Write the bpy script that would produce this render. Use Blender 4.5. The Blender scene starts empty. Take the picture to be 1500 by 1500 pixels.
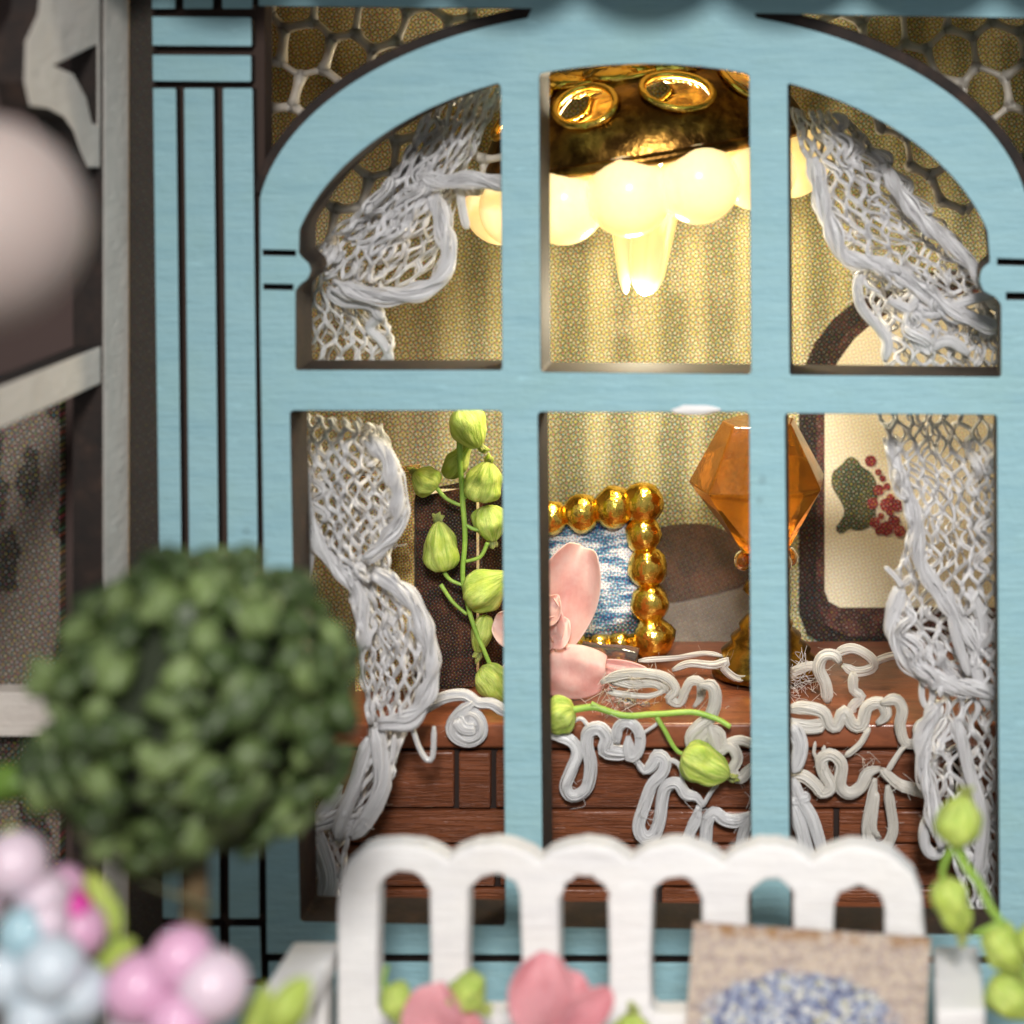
import bpy, bmesh, math, random
from math import sin, cos, pi, sqrt, radians, atan2
from mathutils import Vector, Matrix, noise
random.seed(7)
S = bpy.context.scene
COL = S.collection
S.unit_settings.system = 'METRIC'
S.unit_settings.scale_length = 0.005          # a doll's house: one unit is 5 mm

# ------------------------------------------------------------------ camera
D = 30.0                                       # camera to the house front
EX, EZ = 5.5, 7.3                              # the eye stands right of and above the picture centre (shift lens)
cam_d = bpy.data.cameras.new('camera'); cam = bpy.data.objects.new('camera', cam_d); COL.objects.link(cam)
cam.location = (EX, -D, EZ); cam.rotation_euler = (radians(90), 0, 0)
cam_d.sensor_width = 36; cam_d.lens = 72
cam_d.shift_x = -EX / 15; cam_d.shift_y = -EZ / 15
cam_d.clip_start = 0.5; cam_d.clip_end = 500
cam_d.dof.use_dof = True; cam_d.dof.focus_distance = 34.6; cam_d.dof.aperture_fstop = 0.15
S.camera = cam

# ------------------------------------------------------------------ world and light
w = bpy.data.worlds.new('World'); S.world = w; w.use_nodes = True
w.node_tree.nodes['Background'].inputs[0].default_value = (0.93, 0.96, 1.0, 1)
w.node_tree.nodes['Background'].inputs[1].default_value = 0.33
def area(name, loc, target, size, power, col):
    l = bpy.data.lights.new(name, 'AREA'); l.shape = 'DISK'; l.size = size; l.energy = power; l.color = col
    o = bpy.data.objects.new(name, l); COL.objects.link(o); o.location = loc
    l.spread = radians(44); o.rotation_euler = (Vector(target) - Vector(loc)).to_track_quat('-Z', 'Y').to_euler(); return o
area('key_lamp', (9, -50, 28), (3.5, 0, -2.5), 8.5, 2400, (1.0, 0.97, 0.94))
S.view_settings.view_transform = 'Standard'; S.view_settings.look = 'None'
S.view_settings.exposure = 0; S.view_settings.gamma = 1
try:
    S.render.engine = 'CYCLES'
    S.cycles.use_denoising = True; S.cycles.max_bounces = 8; S.cycles.transparent_max_bounces = 8
    S.cycles.caustics_refractive = False; S.cycles.caustics_reflective = False
    S.cycles.sample_clamp_indirect = 6
except Exception: pass

# ------------------------------------------------------------------ picture point -> place at a known depth
def W(px, py, y):
    d = D + y
    return Vector((EX + (px - 1300) / 3000 * d, y, EZ - (py - 20) / 3000 * d))
def U(y): return (D + y) / 3000                # size of one photo pixel at depth y

# ------------------------------------------------------------------ materials
def s2l(c): return tuple((v / 255 / 12.92) if v <= 10.3 else ((v / 255 + .055) / 1.055) ** 2.4 for v in c)
class NT:
    def __init__(s, name):
        s.m = bpy.data.materials.new(name); s.m.use_nodes = True; s.t = s.m.node_tree
        s.b = s.t.nodes['Principled BSDF']; s.out = s.t.nodes['Material Output']
    def n(s, t, **k):
        x = s.t.nodes.new(t)
        for a, v in k.items(): setattr(x, a, v)
        return x
    def put(s, sock, v):
        if isinstance(v, bpy.types.NodeSocket): s.t.links.new(v, sock)
        elif isinstance(v, (tuple, list)) and len(v) == 3 and sock.type == 'RGBA': sock.default_value = (*v, 1)
        else: sock.default_value = v
    def mth(s, op, a, b=0.0, c=0.0, clamp=False):
        x = s.n('ShaderNodeMath', operation=op, use_clamp=clamp)
        s.put(x.inputs[0], a); s.put(x.inputs[1], b); s.put(x.inputs[2], c); return x.outputs[0]
    def mix(s, f, a, b, mode='MIX'):
        x = s.n('ShaderNodeMix', data_type='RGBA', blend_type=mode)
        s.put(x.inputs[0], f); s.put(x.inputs[6], a); s.put(x.inputs[7], b); return x.outputs[2]
    def co(s, which='Object', scale=(1, 1, 1), rot=(0, 0, 0)):
        x = s.n('ShaderNodeTexCoord'); mp = s.n('ShaderNodeMapping')
        mp.inputs['Scale'].default_value = scale; mp.inputs['Rotation'].default_value = rot
        s.t.links.new(x.outputs[which], mp.inputs[0]); return mp.outputs[0]
    def noi(s, co, scale, det=4, rough=.6, dist=0, color=False):
        x = s.n('ShaderNodeTexNoise'); s.put(x.inputs['Vector'], co); x.inputs['Scale'].default_value = scale
        x.inputs['Detail'].default_value = det; x.inputs['Roughness'].default_value = rough; x.inputs['Distortion'].default_value = dist
        return x.outputs['Color' if color else 'Fac']
    def vor(s, co, scale, feat='F1', out='Distance'):
        x = s.n('ShaderNodeTexVoronoi', feature=feat); s.put(x.inputs['Vector'], co); x.inputs['Scale'].default_value = scale
        return x.outputs[out]
    def ramp(s, f, stops):
        x = s.n('ShaderNodeValToRGB'); s.put(x.inputs[0], f); e = x.color_ramp.elements
        while len(e) < len(stops): e.new(.5)
        for i, (p, c) in enumerate(stops):
            e[i].position = p; e[i].color = (*c, 1) if len(c) == 3 else c
        return x.outputs[0]
    def sm(s, v, a, b):
        x = s.n('ShaderNodeMapRange', interpolation_type='SMOOTHSTEP'); s.put(x.inputs[0], v)
        x.inputs[1].default_value = a; x.inputs[2].default_value = b; return x.outputs[0]
    def bump(s, h, strength=.3, dist=.05):
        x = s.n('ShaderNodeBump'); s.put(x.inputs['Height'], h); x.inputs['Strength'].default_value = strength
        x.inputs['Distance'].default_value = dist; s.t.links.new(x.outputs[0], s.b.inputs['Normal']); return x.outputs[0]
    def set(s, **k):
        nm = dict(col='Base Color', rough='Roughness', metal='Metallic', spec='Specular IOR Level', trans='Transmission Weight', ior='IOR',
                  sss='Subsurface Weight', sssr='Subsurface Radius', ssss='Subsurface Scale', sheen='Sheen Weight', coat='Coat Weight',
                  coatr='Coat Roughness', em='Emission Color', ems='Emission Strength', alpha='Alpha')
        for a, v in k.items(): s.put(s.b.inputs[nm[a]], v)
        return s
    def xz(s, co=None):
        x = s.n('ShaderNodeSeparateXYZ'); s.t.links.new(co or s.co(), x.inputs[0]); return x.outputs[0], x.outputs[2], x.outputs[1]
    def island(s): return s.n('ShaderNodeNewGeometry').outputs['Random Per Island']

def halftone(t, colour, x, z, freq, hard=5.0, keep=.4):
    """four rotated dot screens, as in offset print"""
    sp = t.n('ShaderNodeSeparateColor'); t.put(sp.inputs[0], colour)
    inv = [t.mth('SUBTRACT', 1.0, sp.outputs[i], clamp=True) for i in range(3)]
    k = t.mth('MULTIPLY', t.mth('MINIMUM', t.mth('MINIMUM', inv[0], inv[1]), inv[2]), .62)
    res = None
    x0, z0 = x, z; nv = t.n('ShaderNodeSeparateColor'); t.put(nv.inputs[0], t.noi(t.co(), 1.9, 3, .6, color=True))
    x = t.mth('ADD', x0, t.mth('MULTIPLY', nv.outputs[0], .05)); z = t.mth('ADD', z0, t.mth('MULTIPLY', nv.outputs[1], .05))
    inks = [((.02, .42, .66), 15, t.mth('SUBTRACT', inv[0], k)), ((.66, .05, .25), 75, t.mth('SUBTRACT', inv[1], k)),
            ((.90, .74, .03), 0, t.mth('SUBTRACT', inv[2], k)), ((.035, .03, .03), 45, k)]
    for ki, (ink, ang, den) in enumerate(inks):
        fq = freq * (1, .96, 1.05, 1.02)[ki]; ca, sa = cos(radians(ang)) * fq, sin(radians(ang)) * fq
        u = t.mth('SUBTRACT', t.mth('MULTIPLY', x, ca), t.mth('MULTIPLY', z, sa))
        v = t.mth('ADD', t.mth('MULTIPLY', x, sa), t.mth('MULTIPLY', z, ca))
        fu = t.mth('SUBTRACT', t.mth('FRACT', u), .5); fv = t.mth('SUBTRACT', t.mth('FRACT', v), .5)
        dist = t.mth('SQRT', t.mth('ADD', t.mth('MULTIPLY', fu, fu), t.mth('MULTIPLY', fv, fv)))
        rad = t.mth('MULTIPLY', t.mth('SQRT', t.mth('MAXIMUM', den, 0.0)), .66)
        dot = t.mth('MULTIPLY_ADD', t.mth('SUBTRACT', rad, dist), hard, .5, clamp=True)
        layer = t.mix(dot, (1, 1, 1), ink)
        res = layer if res is None else t.mix(1.0, res, layer, 'MULTIPLY')
    return t.mix(keep, res, colour)

M = {}
def simple(name, col, rough=.5, **k):
    t = NT(name); t.set(col=col, rough=rough, **k); M[name] = t.m; return t
def make_materials():
    # painted plywood
    def paint(name, base, alt, stain):
        t = NT(name); c = t.co(scale=(.35, 1, 3.2))
        g = t.noi(c, 1.6, 6, .65, .3); p = t.noi(t.co(), .8, 3)
        col = t.mix(t.sm(g, .3, .8), base, alt)
        col = t.mix(t.mth('MULTIPLY', t.sm(p, .45, .75), .35), col, stain)
        col = t.mix(t.mth('MULTIPLY', t.sm(t.noi(t.co(scale=(.6, 1, 2.4)), 2.3, 3), .62, .74), .4), col, tuple(min(1, v * 1.35) for v in base))
        sp = t.vor(t.co(), .9); col = t.mix(t.mth('MULTIPLY', t.mth('SUBTRACT', 1.0, t.sm(sp, .03, .09)), .35), col, tuple(v * .4 for v in base))
        t.set(col=col, rough=.62, spec=.3)
        t.bump(t.mth('ADD', t.noi(t.co(scale=(.5, 1, 4)), 3, 5, .6), t.mth('ADD', t.mth('MULTIPLY', t.noi(t.co(), 9, 4), .5), t.mth('MULTIPLY', t.noi(t.co(), 1.4, 2), 1.6))), .5, .05)
        M[name] = t.m
    paint('blue_paint', s2l((144, 182, 190)), s2l((131, 171, 182)), s2l((140, 177, 174)))
    paint('white_paint', s2l((226, 224, 222)), s2l((214, 212, 212)), s2l((226, 220, 212)))
    paint('grey_white_paint', s2l((228, 219, 209)), s2l((218, 208, 198)), s2l((226, 214, 200)))
    t = NT('burnt_edge'); c = t.co(scale=(1, 1, 1))
    g = t.noi(c, 2.5, 5)
    t.set(col=t.ramp(g, [(.3, s2l((20, 14, 11))), (.55, s2l((38, 26, 20))), (.8, s2l((66, 47, 36)))]), rough=.8); t.bump(t.noi(c, 12, 3), .4, .03)
    M['burnt_edge'] = t.m
    simple('dark_backing', s2l((58, 43, 36)), .9)
    t = NT('dark_speckled_board')
    x, z, _ = t.xz(); base = t.mix(t.noi(t.co(), 3, 3), s2l((26, 22, 17)), s2l((48, 40, 30)))
    t.set(col=halftone(t, base, x, z, 16, keep=.92), rough=.75); M['dark_speckled_board'] = t.m
    # wallpaper
    t = NT('wallpaper'); x, z, _ = t.xz()
    st = t.mth('SINE', t.mth('ADD', t.mth('MULTIPLY', x, 6.9), t.mth('MULTIPLY', t.noi(t.co(scale=(1, 1, .25)), .9, 2), 1.8)))
    st2 = t.mth('SINE', t.mth('MULTIPLY', x, 2.1))
    sfac = t.sm(t.mth('ADD', st, t.mth('MULTIPLY', st2, .5)), -.9, 1.1)
    base = t.mix(sfac, s2l((140, 143, 98)), s2l((188, 186, 136)))
    base = t.mix(t.mth('MULTIPLY', t.sm(t.noi(t.co(), .55, 3), .5, .7), .6), base, s2l((208, 202, 172)))
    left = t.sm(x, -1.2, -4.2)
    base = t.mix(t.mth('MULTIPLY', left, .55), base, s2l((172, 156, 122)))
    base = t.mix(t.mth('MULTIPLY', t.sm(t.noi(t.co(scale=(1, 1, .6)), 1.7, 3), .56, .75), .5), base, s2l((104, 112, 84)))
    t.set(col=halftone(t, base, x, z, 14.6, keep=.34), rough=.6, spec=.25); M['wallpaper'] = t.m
    def printed(name, fn, freq=7.7, rough=.5, hard=5.0, keep=.45):
        freq = max(freq * 1.55, 15)
        t = NT(name); x, z, _ = t.xz(); t.set(col=halftone(t, fn(t), x, z, freq, hard, keep), rough=rough, spec=.3); M[name] = t.m
    printed('print_dark', lambda t: t.mix(t.sm(t.noi(t.co(), 2.2, 3), .4, .7), s2l((20, 16, 14)), s2l((52, 32, 27))), 8.6, keep=.75)
    printed('print_maroon', lambda t: t.mix(t.sm(t.noi(t.co(), 3.2, 3), .35, .7), s2l((40, 24, 20)), s2l((100, 60, 54))), 8.6, keep=.7)
    printed('print_cream', lambda t: t.mix(t.noi(t.co(), .8, 2), s2l((236, 226, 200)), s2l((224, 214, 186))), 8.6, keep=.7)
    printed('print_leaf', lambda t: t.mix(t.sm(t.noi(t.co(), 2, 2), .4, .65), s2l((70, 84, 56)), s2l((104, 110, 70))), 8.6)
    printed('print_berry', lambda t: t.mix(t.sm(t.noi(t.co(), 3, 2), .4, .65), s2l((140, 34, 52)), s2l((176, 76, 84))), 8.6)
    printed('print_brown', lambda t: t.mix(t.sm(t.noi(t.co(), 2.4, 5, .7), .35, .7), s2l((46, 26, 18)), s2l((96, 56, 36))), 14, .6, 2.0)
    printed('print_grey', lambda t: t.mix(t.sm(t.noi(t.co(), 1.2, 3), .35, .7), s2l((120, 112, 106)), s2l((158, 148, 134))), 14, .6, 2.0)
    printed('print_gold', lambda t: t.mix(t.sm(t.noi(t.co(), 3, 4, .7), .35, .68), s2l((170, 132, 70)), s2l((246, 222, 150))), 13, .5, 3.0)
    def bookcover(t):
        n = t.noi(t.co(), 2.6, 6, .75); return t.mix(t.sm(n, .42, .72), s2l((30, 19, 14)), s2l((104, 60, 40)))
    printed('print_book', bookcover, 13, .45, 3.0, .75)
    def sea(t):
        c = t.co(scale=(1, 1, 3.2)); n = t.noi(c, 2.2, 5, .65)
        x, z, _ = t.xz()
        a = t.ramp(n, [(.36, s2l((50, 108, 168))), (.47, s2l((126, 176, 208))), (.56, s2l((236, 238, 240))), (.8, s2l((250, 246, 246)))])
        diag = t.mth('ADD', t.mth('MULTIPLY', x, .55), t.mth('MULTIPLY', z, 1.0))
        a = t.mix(t.mth('MULTIPLY', t.sm(t.mth('ADD', t.mth('SUBTRACT', z, t.mth('MULTIPLY', x, .55)), t.mth('MULTIPLY', n, .6)), .75, .45), .85), a, s2l((48, 62, 54)))
        return a
    printed('print_sea', sea, 10.5, .4)
    def card(t):
        x, z, _ = t.xz()
        rows = t.sm(t.mth('SINE', t.mth('ADD', t.mth('MULTIPLY', z, 30), t.mth('MULTIPLY', t.noi(t.co(), 3, 2), 5.0))), -.1, .6)
        words = t.sm(t.noi(t.co(scale=(1.3, 1, 3)), 3.0, 4), .46, .60)
        base = t.mix(t.mth('MULTIPLY', t.mth('MULTIPLY', rows, words), .42), s2l((206, 192, 178)), s2l((118, 104, 106)))
        base = t.mix(t.mth('MULTIPLY', t.sm(t.noi(t.co(), 13, 2), .45, .6), .5), base, s2l((160, 144, 150)))
        edge = t.sm(z, 1.02, 1.14); base = t.mix(t.mth('MULTIPLY', edge, t.sm(t.noi(t.co(), 4, 3), .4, .6)), base, s2l((164, 122, 74)))
        dx = t.mth('ADD', x, .05); dz = t.mth('SUBTRACT', z, -.12)
        rr = t.mth('SQRT', t.mth('ADD', t.mth('MULTIPLY', t.mth('MULTIPLY', dx, dx), .42), t.mth('MULTIPLY', dz, dz)))
        rr = t.mth('ADD', rr, t.mth('MULTIPLY', t.noi(t.co(), 3.2, 3), .45))
        v = t.vor(t.co(), 15, out='Color'); vs = t.n('ShaderNodeSeparateColor'); t.put(vs.inputs[0], v)
        fl = t.ramp(vs.outputs[0], [(.0, s2l((66, 84, 132))), (.35, s2l((112, 134, 178))), (.65, s2l((168, 184, 208))), (.85, s2l((216, 220, 220))), (1, s2l((170, 174, 130)))])
        return t.mix(t.sm(rr, 1.12, .98), base, fl)
    printed('print_card', card, 17, .5, 2.0)
    def leafpaper(t):
        v = t.vor(t.co(scale=(1.5, 1, .7), rot=(0, .6, 0)), 1.3); n = t.noi(t.co(), 3, 5)
        return t.mix(t.sm(t.mth('ADD', v, t.mth('MULTIPLY', n, .7)), .80, .72), s2l((124, 114, 102)), s2l((50, 48, 36)))
    printed('print_leafpaper', leafpaper, 10, .6)
    # wood
    t = NT('brown_wood'); c = t.co(scale=(.35, 1, 3.2)); g = t.noi(c, 2.4, 7, .68, .6)
    rnd = t.n('ShaderNodeObjectInfo').outputs['Random']
    col = t.ramp(g, [(.2, s2l((104, 57, 35))), (.5, s2l((124, 70, 43))), (.8, s2l((142, 84, 54)))])
    col = t.mix(t.mth('MULTIPLY', rnd, .25), col, s2l((80, 42, 28)))
    wr = t.noi(t.co(scale=(.22, 1, 5)), 3.2, 5, .6, 1.2); t.set(col=col, rough=t.mth('MULTIPLY_ADD', wr, .3, .22), spec=.5, coat=.15, coatr=.25)
    t.bump(t.mth('ADD', t.sm(wr, .38, .55), t.mth('MULTIPLY', t.noi(t.co(), 7, 3), .5)), .6, .05); M['brown_wood'] = t.m
    t = NT('orange_wood'); c = t.co(scale=(.4, 1.5, 1.5)); g = t.noi(c, 2.4, 6, .65, .6)
    t.set(col=t.ramp(g, [(.25, s2l((98, 54, 36))), (.6, s2l((138, 80, 53))), (.8, s2l((156, 96, 66)))]), rough=.35, coat=.25, coatr=.12)
    t.bump(t.noi(t.co(), 4, 5), .25, .05); M['orange_wood'] = t.m
    simple('groove', s2l((34, 20, 14)), .85)
    # thread
    def yarn(name, col, rough=.32):
        t = NT(name); uv = t.n('ShaderNodeUVMap'); mp = t.n('ShaderNodeMapping'); t.t.links.new(uv.outputs[0], mp.inputs[0])
        mp.inputs['Scale'].default_value = (11, .9, 1)
        f = t.noi(mp.outputs[0], 2.2, 4, .6, .4)
        cc = t.mix(t.sm(f, .3, .7), tuple(v * .96 for v in col), col)
        t.set(col=cc, rough=rough, spec=.7, coat=.25, coatr=.12, sss=.5, sssr=(1, .97, .94), ssss=.2)
        nb = t.bump(f, .3, .03); tl = t.n('ShaderNodeBsdfTranslucent'); t.put(tl.inputs[0], col); ms = t.n('ShaderNodeMixShader'); ms.inputs[0].default_value = .2
        t.t.links.new(t.b.outputs[0], ms.inputs[1]); t.t.links.new(tl.outputs[0], ms.inputs[2]); t.t.links.new(ms.outputs[0], t.out.inputs[0]); M[name] = t.m
    yarn('white_yarn', s2l((252, 251, 252)), .24); yarn('cream_yarn', s2l((250, 245, 236)), .35)
    yarn('grey_thread', s2l((200, 190, 176)), .6)
    simple('clear_glue', (.95, .95, .92), .06, trans=.95, ior=1.4)
    # metal, glass, pearls
    t = NT('gold'); n = t.noi(t.co(), 2.2, 3); t.set(col=t.mix(n, s2l((255, 218, 110)), s2l((250, 200, 84))), metal=1.0, rough=.17); t.bump(t.noi(t.co(), 5, 3), .35, .08); M['gold'] = t.m
    t = NT('old_gold'); n = t.noi(t.co(), 3, 4); t.set(col=t.mix(t.sm(n, .4, .65), s2l((120, 92, 40)), s2l((208, 166, 70))), metal=1.0, rough=.32); t.bump(n, .3, .06); M['old_gold'] = t.m
    t = NT('dark_gold'); n = t.noi(t.co(), 2.0, 4); t.set(col=t.mix(t.sm(n, .4, .65), s2l((84, 58, 26)), s2l((170, 126, 58))), metal=1.0, rough=.3); t.bump(t.noi(t.co(), 4, 4), .35, .08); M['dark_gold'] = t.m
    t = NT('amber'); t.set(col=s2l((240, 150, 52)), trans=.88, ior=1.45, rough=.1); t.bump(t.noi(t.co(), 3, 3), .12, .08); M['amber'] = t.m
    t = NT('lit_pearl'); t.set(col=s2l((255, 238, 190)), rough=.18, sss=.9, sssr=(1, .8, .45), ssss=.5, coat=.5, em=s2l((255, 218, 140)), ems=.8); M['lit_pearl'] = t.m  # pearls lit by the LED inside; that glow is put in as emission
    t = NT('glow_drop'); t.set(col=s2l((255, 240, 200)), rough=.08, trans=.7, coat=.5, em=s2l((255, 222, 150)), ems=.3); M['glow_drop'] = t.m  # clear acrylic drops, not bulbs; their lit look is painted as emission
    def pearl(name, c):
        t = NT(name); t.set(col=c, rough=.35, sss=.5, sssr=(1, .8, .8), ssss=.3, coat=.2); M[name] = t.m
    pearl('pink_pearl', s2l((214, 166, 194))); pearl('pale_pink_pearl', s2l((216, 196, 208))); pearl('blue_pearl', s2l((164, 196, 206)))
    pearl('pale_blue_pearl', s2l((198, 208, 216))); pearl('magenta_pearl', s2l((214, 60, 158)))
    t = NT('globe_glass'); t.set(col=s2l((162, 148, 142)), rough=.6, sss=.5, sssr=(1, .6, .5), ssss=.6); M['globe_glass'] = t.m
    # plants
    def plant(name, a, b, c, rough=.45):
        t = NT(name); n = t.noi(t.co(), 2.4, 3); ri = t.island()
        col = t.mix(t.sm(n, .35, .7), a, b); col = t.mix(t.mth('MULTIPLY', t.sm(ri, .45, 1), .8), col, c)
        t.set(col=col, rough=rough, sss=.25, sssr=(.6, 1, .3), ssss=.15); t.bump(t.noi(t.co(), 7, 3), .4, .05); M[name] = t.m
    plant('topiary_leaf', s2l((44, 60, 25)), s2l((68, 86, 42)), s2l((118, 136, 82)), .5)
    plant('bud_green', s2l((132, 166, 66)), s2l((186, 202, 100)), s2l((160, 186, 84)))
    plant('stem_green', s2l((132, 168, 70)), s2l((156, 188, 84)), s2l((140, 176, 70)))
    plant('dark_stem', s2l((70, 70, 38)), s2l((88, 80, 46)), s2l((70, 80, 46)))
    plant('olive_leaf', s2l((88, 118, 40)), s2l((104, 134, 48)), s2l((96, 120, 50)))
    t = NT('pink_petal'); n = t.noi(t.co(), 1.6, 4); col = t.mix(t.sm(n, .35, .7), s2l((236, 192, 182)), s2l((224, 160, 152)))
    t.set(col=col, rough=.55, sss=.35, sssr=(1, .5, .45), ssss=.2); t.bump(t.noi(t.co(scale=(1, 1, .4)), 5, 4), .25, .05); M['pink_petal'] = t.m
    t = NT('rose_petal'); n = t.noi(t.co(), 1.6, 4); col = t.mix(t.sm(n, .35, .7), s2l((216, 150, 156)), s2l((196, 122, 130)))
    t.set(col=col, rough=.6, sss=.3, sssr=(1, .5, .45), ssss=.2); M['rose_petal'] = t.m
    simple('core_green', s2l((34, 42, 24)), .9); simple('trunk', s2l((92, 74, 46)), .8); simple('terracotta', s2l((150, 96, 70)), .8); simple('soil', s2l((60, 44, 34)), .95)
    t = NT('deck_board'); g = t.noi(t.co(scale=(.3, 2, 1)), 2, 6); t.set(col=t.mix(g, s2l((150, 124, 98)), s2l((112, 90, 70))), rough=.7); M['deck_board'] = t.m
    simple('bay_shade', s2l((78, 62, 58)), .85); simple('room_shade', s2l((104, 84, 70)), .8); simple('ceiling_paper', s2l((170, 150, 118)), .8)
make_materials()
t = NT('gauze'); uv = t.n('ShaderNodeUVMap'); mp = t.n('ShaderNodeMapping'); t.t.links.new(uv.outputs[0], mp.inputs[0]); mp.inputs['Scale'].default_value = (7, 2.2, 1)
f = t.noi(mp.outputs[0], 1.5, 5, .7, .8); t.set(col=s2l((240, 240, 238)), rough=.3, spec=.6, coat=.3, sss=.0, alpha=t.mth('MULTIPLY', t.sm(f, .5, .75), .4)); t.bump(f, .8, .08)
M['gauze'] = t.m
def streaky(name, a, b, c):   # ribbed paper-thin buds: streaks run along each bud
    t = NT(name); uv = t.n('ShaderNodeUVMap'); mp = t.n('ShaderNodeMapping'); t.t.links.new(uv.outputs[0], mp.inputs[0]); mp.inputs['Scale'].default_value = (16, 1.4, 1)
    f = t.noi(mp.outputs[0], 1.4, 5, .65, .5); n = t.noi(t.co(), 2.6, 3); col = t.mix(t.sm(f, .3, .7), a, b); col = t.mix(t.mth('MULTIPLY', t.sm(n, .45, .7), .75), col, c)
    t.set(col=col, rough=.55, spec=.4, sss=.55, sssr=(.7, 1, .3), ssss=.25); t.bump(t.mth('ADD', f, t.mth('MULTIPLY', t.noi(t.co(), 9, 3), .4)), .7, .06); M[name] = t.m
streaky('bud_green', s2l((142, 172, 66)), s2l((206, 216, 122)), s2l((172, 190, 74)))

# ------------------------------------------------------------------ mesh helpers
def props(o, label=None, cat=None, group=None, kind=None):
    for k, v in (('label', label), ('category', cat), ('group', group), ('kind', kind)):
        if v: o[k] = v
    return o
def empty(name, loc, label, cat, group=None):
    o = bpy.data.objects.new(name, None); o.empty_display_size = .2; COL.objects.link(o); o.location = loc
    return props(o, label, cat, group)
def wloc(o):
    v = Vector(o.location)
    while o.parent: o = o.parent; v += Vector(o.location)
    return v
class MB:
    def __init__(s): s.v = []; s.f = []; s.uv = []; s.mi = []
    def add(s, vs, fs, uvs=None, mi=0):
        o = len(s.v); s.v += [Vector(v) for v in vs]
        for i, f in enumerate(fs):
            s.f.append([o + k for k in f]); s.uv.append(uvs[i] if uvs else [(0, 0)] * len(f)); s.mi.append(mi)
        return s
    def tube(s, pts, r, n=6, closed=False, mi=0, flat=1.0):
        pts = [Vector(p) for p in pts]; N = len(pts)
        if N < 2: return s
        rr = r if isinstance(r, (list, tuple)) else [r] * N
        tan = []
        for i in range(N):
            a = pts[(i - 1) % N] if (closed or i) else pts[0]; b = pts[(i + 1) % N] if (closed or i < N - 1) else pts[-1]
            d = b - a; tan.append(d.normalized() if d.length > 1e-9 else Vector((0, 0, 1)))
        up = Vector((0, -1, 0)); nr = up - tan[0] * up.dot(tan[0])
        if nr.length < .05: up = Vector((1, 0, 0)); nr = up - tan[0] * up.dot(tan[0])
        nr.normalize(); vs = []; L = 0; ls = []
        for i in range(N):
            nr = nr - tan[i] * nr.dot(tan[i])
            if nr.length < 1e-6: nr = tan[i].orthogonal()
            nr.normalize(); bn = tan[i].cross(nr)
            if i: L += (pts[i] - pts[i - 1]).length
            ls.append(L)
            for k in range(n):
                a = 2 * pi * k / n; vs.append(pts[i] + (nr * cos(a) * flat + bn * sin(a)) * rr[i])
        fs = []; uv = []
        for i in range(N if closed else N - 1):
            j = (i + 1) % N; lj = ls[j] if j else L
            for k in range(n):
                k2 = (k + 1) % n; fs.append((i * n + k, i * n + k2, j * n + k2, j * n + k))
                uv.append([(k / n, ls[i]), ((k + 1) / n, ls[i]), ((k + 1) / n, lj), (k / n, lj)])
        if not closed:
            fs.append(tuple(range(n - 1, -1, -1))); uv.append([(0, 0)] * n)
            fs.append(tuple((N - 1) * n + k for k in range(n))); uv.append([(0, 0)] * n)
        return s.add(vs, fs, uv, mi)
    def lathe(s, fn, nu=16, nv=10, mi=0, caps=True):
        """fn(u 0..1 around, v 0..1 along) -> point; closed at both ends by a fan"""
        vs = [fn(0, 0)]
        for j in range(1, nv):
            for i in range(nu): vs.append(fn(i / nu, j / nv))
        vs.append(fn(0, 1)); fs = []
        uv = []
        for i in range(nu): fs.append((0, 1 + (i + 1) % nu, 1 + i)); uv.append([(i / nu, 0), ((i + 1) / nu, 1 / nv), (i / nu, 1 / nv)])
        for j in range(nv - 2):
            a = 1 + j * nu; p, q = (j + 1) / nv, (j + 2) / nv
            for i in range(nu): fs.append((a + i, a + (i + 1) % nu, a + nu + (i + 1) % nu, a + nu + i)); uv.append([(i / nu, p), ((i + 1) / nu, p), ((i + 1) / nu, q), (i / nu, q)])
        a = 1 + (nv - 2) * nu
        for i in range(nu): fs.append((a + i, a + (i + 1) % nu, len(vs) - 1)); uv.append([(i / nu, 1 - 1 / nv), ((i + 1) / nu, 1 - 1 / nv), (i / nu, 1)])
        return s.add(vs, fs, uv, mi)
    def ball(s, c, r, nu=16, nv=10, rough=0, mi=0):
        c = Vector(c); r = Vector(r) if hasattr(r, '__len__') else Vector((r, r, r)); sd = random.random() * 50
        def fn(u, v):
            d = Vector((sin(pi * v) * cos(2 * pi * u), sin(pi * v) * sin(2 * pi * u), cos(pi * v)))
            k = 1 + (rough * noise.noise(d * 1.7 + Vector((sd, sd, sd))) if rough else 0)
            return c + Vector((d.x * r.x, d.y * r.y, d.z * r.z)) * k
        return s.lathe(fn, nu, nv, mi)
    def box(s, a, b, bev=0.0, mi=0):
        a = Vector(a); b = Vector(b); lo = Vector(map(min, a, b)); hi = Vector(map(max, a, b))
        bm = bmesh.new(); bmesh.ops.create_cube(bm, size=1)
        for v in bm.verts: v.co = Vector((lo[i] + (v.co[i] + .5) * (hi[i] - lo[i]) for i in range(3)))
        if bev: bmesh.ops.bevel(bm, geom=bm.edges[:], offset=bev, segments=2, profile=.6, affect='EDGES')
        bm.verts.index_update(); s.add([v.co.copy() for v in bm.verts], [[v.index for v in f.verts] for f in bm.faces], mi=mi); bm.free(); return s
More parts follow.
